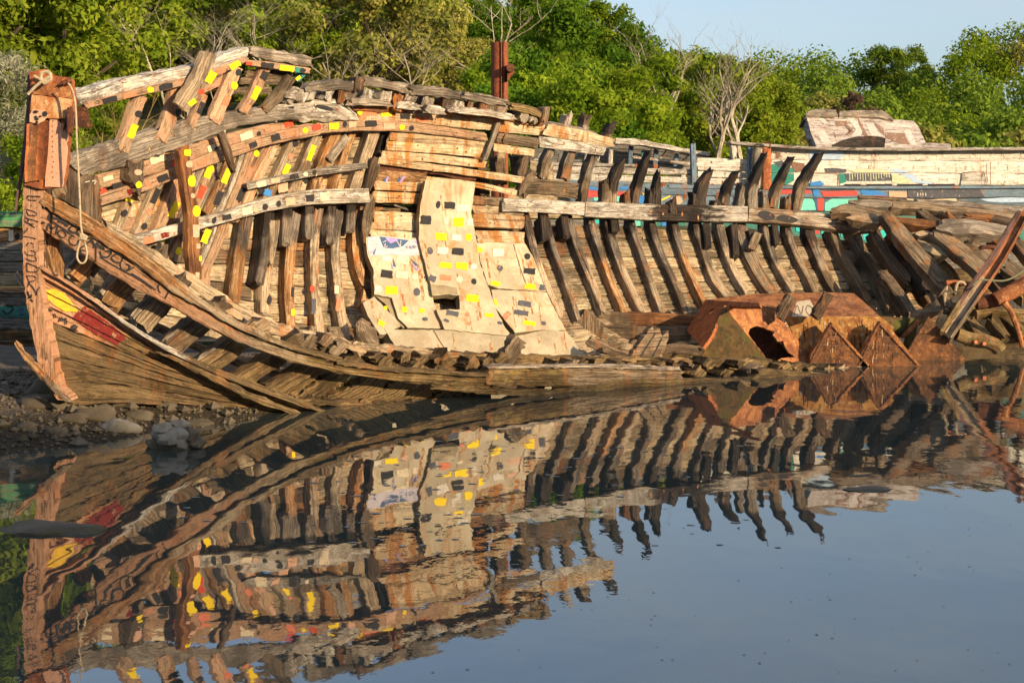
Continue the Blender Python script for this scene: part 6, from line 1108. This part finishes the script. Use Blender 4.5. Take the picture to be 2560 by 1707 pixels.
for D, step, rad in ((35, 3.4, 1.7), (39, 3.6, 2.0), (44, 3.7, 2.3), (50, 4.0, 2.5), (57, 4.3, 2.7), (65, 4.8, 3.0), (74, 5.4, 3.3), (84, 6.2, 3.8), (97, 6.6, 4.2), (108, 7, 4.6)):
    x = (-330 - 1280) / F * D
    while x < (1935 - 1280) / F * D:
        xx = x + rg.uniform(-.8, .8); yy = D + rg.uniform(-1.5, 1.5); x += step * rg.uniform(.6, .95); px = 1280 + xx / yy * F; r_ = rad * rg.uniform(.75, 1.2); z0 = ground(xx, yy); h = r_ * 1.9 + rg.uniform(.3, 1.2)
        a = xx / yy
        if px < 150 and 47 < yy < 62: h *= 1.9; r_ *= 1.5
        if 1120 < px * .91875 < 1460 and D > 38: h *= rg.uniform(1.2, 1.9); r_ *= 1.1
        w_ = r_ / yy * F * .91875 * .8; lim = max(skyline(px * .91875 - w_), skyline(px * .91875), skyline(px * .91875 + w_)) * 1.0884 if px * .91875 > 1000 else skyline(px * .91875) * 1.0884
        if px > 1130: lim = max(lim, (2 * (496 + 7245 / yy) - 1150) * 1.0884)
        ztop = CZ + (YH - lim) / F * yy
        if z0 + h > ztop:
            h = ztop - z0; 
            if h < 1.2: continue
            r_ = min(r_, h / 1.9)
        if D > 90 and (px < 1000 or px > 1640): continue
        if px < 130 and D < 47 and z0 + h > CZ - .4 or px > 1523 and D < 54 or 1580 < px < 1985 and D < 66 or any(abs(px - a_) < 34 + r_ * F / yy * .8 and yy < d_ + 1.5 and YH - (z0 + h - CZ) / yy * F < b_ + 70 for a_, b_, d_ in SCRUB): continue
        if D < 38 and (px > 1330 or z0 + h > CZ + (YH - 330) / F * yy and px > 250): h = min(h, 3.0); r_ = min(r_, 1.5)
        if 1080 < px * .91875 < 1460: kd = rg.choice(['dark', 'dark', 'mid'])
        elif px * .91875 >= 1460: kd = rg.choice(['bright', 'mid', 'bright', 'bright'])
        else: kd = rg.choice(['bright', 'bright', 'mid', 'mid', 'mid', 'bright', 'bright', 'olive'])
        tree(kd, (xx, yy, z0), h, r_, LB[kd], kd + ' trees of the wooded hillside', rg); nt += 1
# far hillside wood on the right: a mass, one object of many crowns
def mass(name, spots, mat, seed, leaf=.4):
    rg = np.random.RandomState(seed); Q = []
    for (x, y, z, r_) in spots:
        nc = 30
        for i in range(nc):
            v = rg.normal(0, 1, 3); v /= np.linalg.norm(v); v[2] = abs(v[2]) * 1.1 - .35; c = np.array([x, y, z]) + v * r_ * rg.uniform(.6, .95); n = 85; d = rg.normal(0, 1, (n, 3)); d /= np.linalg.norm(d, axis=1)[:, None]
            P = c + d * (r_ * rg.uniform(.2, .42, n))[:, None]; N = d * .9 + rg.normal(0, .45, (n, 3)) + np.array([0, 0, .15]); N /= np.linalg.norm(N, axis=1)[:, None]; A = np.cross(N, rg.normal(0, 1, (n, 3))); A /= np.linalg.norm(A, axis=1)[:, None]; B = np.cross(N, A); s = leaf * rg.uniform(.5, 1.3, n)[:, None]
            Q.append(np.stack([P - A * s, P + B * s * .6, P + A * s, P - B * s * .6], 1).reshape(-1, 3))
    q = np.concatenate(Q); n = len(q) // 4; me = bpy.data.meshes.new(name); me.vertices.add(n * 4); me.vertices.foreach_set('co', q.ravel()); me.loops.add(n * 4); me.loops.foreach_set('vertex_index', np.arange(n * 4)); me.polygons.add(n); me.polygons.foreach_set('loop_start', np.arange(0, n * 4, 4)); me.polygons.foreach_set('loop_total', np.full(n, 4)); me.update(calc_edges=True); me.materials.append(MAT[mat]); me.validate()
    o = bpy.data.objects.new(name, me); col.objects.link(o); return tag(o, kind='stuff')
FS = [(1700, 130), (1790, 118), (1850, 103), (1900, 112), (1950, 104), (1990, 130), (2010, 175), (2100, 175), (2130, 150), (2160, 118), (2220, 84), (2280, 54), (2352, 44), (2450, 34), (2700, 20)]
def fsky(xd):
    for a, b in zip(FS, FS[1:]):
        if xd <= b[0]: return a[1] + (b[1] - a[1]) * (xd - a[0]) / (b[0] - a[0])
    return 30
spots = []
for D, step, r0 in ((88, 3.6, 2.3), (96, 3.8, 2.6), (105, 4.0, 2.8), (116, 4.4, 3.1), (128, 4.8, 3.4), (142, 5.2, 3.7), (156, 5.6, 4.0)):
    x = (1640 - 1280) / F * D
    while x < (2900 - 1280) / F * D:
        xd = (1280 + x / D * F) * .91875; frac = (D - 80) / 76; ytop = 330 + (fsky(xd) - 330) * min(1, frac * .98 + .04); zt = CZ + (YH - ytop * 1.0884) / F * D; r_ = r0 * rg.uniform(.8, 1.2); spots.append((x + rg.uniform(-1, 1), D + rg.uniform(-2, 2), zt - r_ * .78 + rg.uniform(-.4, .1), r_)); x += step * rg.uniform(.8, 1.2)
k_ = len(spots); rg.shuffle(spots)
mass('woodland', spots[:int(k_ * .6)], 'leaf_far', 3, .2); mass('woodland', spots[int(k_ * .6):int(k_ * .85)], 'leaf_mid', 4, .2); mass('woodland', spots[int(k_ * .85):], 'leaf_olive', 5, .2)
for o in [o for o in bpy.data.objects if o.name.startswith('woodland')]: o['label'] = 'dense wood covering the far hillside on the right'
p = U(2247, 100 * 1.0884, 150); tree('far', (p.x, 150, p.z - 11), 11, 3.3, 'round topped tree standing out above the far ridge against the sky', None, rg)
p = U(2140, 215 * 1.0884, 84); o = tree('olive', (p.x, 84, p.z - 3.6), 3.6, 1.5, 'reddish brown leafless looking bush on the far hillside above the cabin wreckage', None, rg, 'shrub')
for c in o.children:
    if c.name.startswith('crown'): c.data = crown_mesh('crown', 'leaf_brown', 40, 110, .06, 77)
# silvery shrub at the left edge
sm = crown_mesh('crown', 'leaf_silver', 70, 150, .05, 91, 'round', 1.0, .14)
for i, (px, py, D, r_, lab) in enumerate(((-20, 270, 44, 1.7, 'silvery leaved shrub at the left edge, upper mass beside the stem head'), (20, 430, 43, 1.55, 'silvery leaved shrub at the left edge, low above the green rail'), (-60, 520, 42, 1.5, 'silvery leaved shrub cut off by the left edge behind the green rail'), (210, 440, 44, .9, 'small silvery shrub seen between the stem and the bleached covering board'))):
    p = U(px, py, D); o = thing('shrub', lab, 'shrub', (p.x, D, .3), 'silvery shrubs'); c = bpy.data.objects.new('foliage', sm); col.objects.link(c); c.parent = o; c.location = (0, 0, p.z - .3); c.scale = (r_, r_, r_); c.rotation_euler = (0, 0, i * 1.7); t = bpy.data.objects.new('stem', TM[1]); col.objects.link(t); t.parent = o; t.scale = (.8, .8, p.z - .3)
# bare trees
def bare(name, base, h, mat, seed, label, lean=0, spread=.55, depth=4, grp=None, thick=.045):
    rg = random.Random(seed); o = thing(name, label, 'tree', base, grp); mt = MB(); mb = MB()
    def grow(p, d, L, r_, lev, m):
        pts = [p]; q = p.copy(); dd = d.copy(); n = 5
        for i in range(n):
            dd = (dd + Vector((rg.uniform(-.22, .22), rg.uniform(-.22, .22), rg.uniform(-.05, .14)))).normalized(); q = q + dd * L / n; pts.append(q.copy())
        tube(m, pts, [r_ * (1 - .55 * i / n) for i in range(n + 1)], mat, 5 if lev else 7, False)
        if lev >= depth: return
        for i in range(rg.randint(3, 4) if lev else 7):
            j = rg.randint(2, n); a = rg.uniform(0, 6.28); nd = (dd * rg.uniform(.5, .9) + Vector((math.cos(a), math.sin(a), rg.uniform(-.1, .6))) * spread * 1.3).normalized(); grow(pts[j], nd, L * rg.uniform(.45, .68), r_ * (1 - .55 * j / n) * rg.uniform(.5, .7), lev + 1, mb)
    L = Vector(base); grow(L + Vector((0, 0, -.3)), Vector((lean, 0, 1)).normalized(), h * .64, h * thick * .5, 0, mt)
    mt.build('trunk', o); mb.build('branches', o); return o
for px, D, ybase, ytop, mat, seed, lab, lean, sp, dp in ((1715, 61, 380, 62, 'bark_pale', 3, 'pale bare tree with a bent trunk, left of the two tall bare trees', -.05, .5, 4), (1800, 62, 380, 80, 'bark_pale', 8, 'tall pale bare tree with twin trunks beside the white hull, right of the two', .04, .5, 4), (1858, 63, 380, 100, 'bark_pale', 18, 'slim bare tree close behind the right bare tree, leaning to the right', .12, .45, 3), (1628, 60, 375, 225, 'bark_pale', 28, 'short thin dead trunk standing left of the bent bare tree', 0, .3, 2)):
    x = (px - 1280) / F * D; z0 = ground(x, D); zt = CZ + (YH - ytop) / F * D; bare('bare_tree', (x, D, z0), (zt - z0), mat, seed, lab, lean, sp, dp, 'bare trees behind the hulls')
for px, py, D, hgt, seed, lab in ((470, 150, 46, 5.0, 41, 'grey leafless scrub tree with tangled twigs high on the left hillside'), (560, 140, 48, 4.5, 42, 'grey leafless scrub tree right of the tangled one on the left hillside'), (700, 110, 52, 5, 43, 'spreading grey leafless tree in the hillside above the bulwark'), (420, 80, 56, 6, 44, 'tall grey leafless tree near the top left of the hillside'), (1050, 130, 50, 4, 45, 'grey leafless tree in the foliage left of the rusty pile'), (1195, 60, 55, 6, 46, 'thin leafless tree at the top of the picture above the rusty pile'), (870, 150, 44, 4, 47, 'low grey leafless bush behind the top rail of the wreck')):
    p = U(px, py, D); bare('bare_tree', (p.x, D, p.z - hgt * .62), hgt * 1.1, 'bark_pale', seed, lab, rnd.uniform(-.1, .1), .85, 4, 'bare trees on the hillside', .02)
for px, D, yb, yt, seed, lab in ((268, 33, 345, 150, 51, 'slender young tree with a yellowish trunk behind the bow bulwark'), (282, 33.6, 345, 200, 52, 'forked young tree with a yellowish trunk just right of the slender one')):
    x = (px - 1280) / F * D; zt = CZ + (YH - yt) / F * D; bare('bare_tree', (x, D, .4), zt - .4, 'bark_yellow', seed, lab, 0, .4, 3, 'young trees behind the bow', .022)
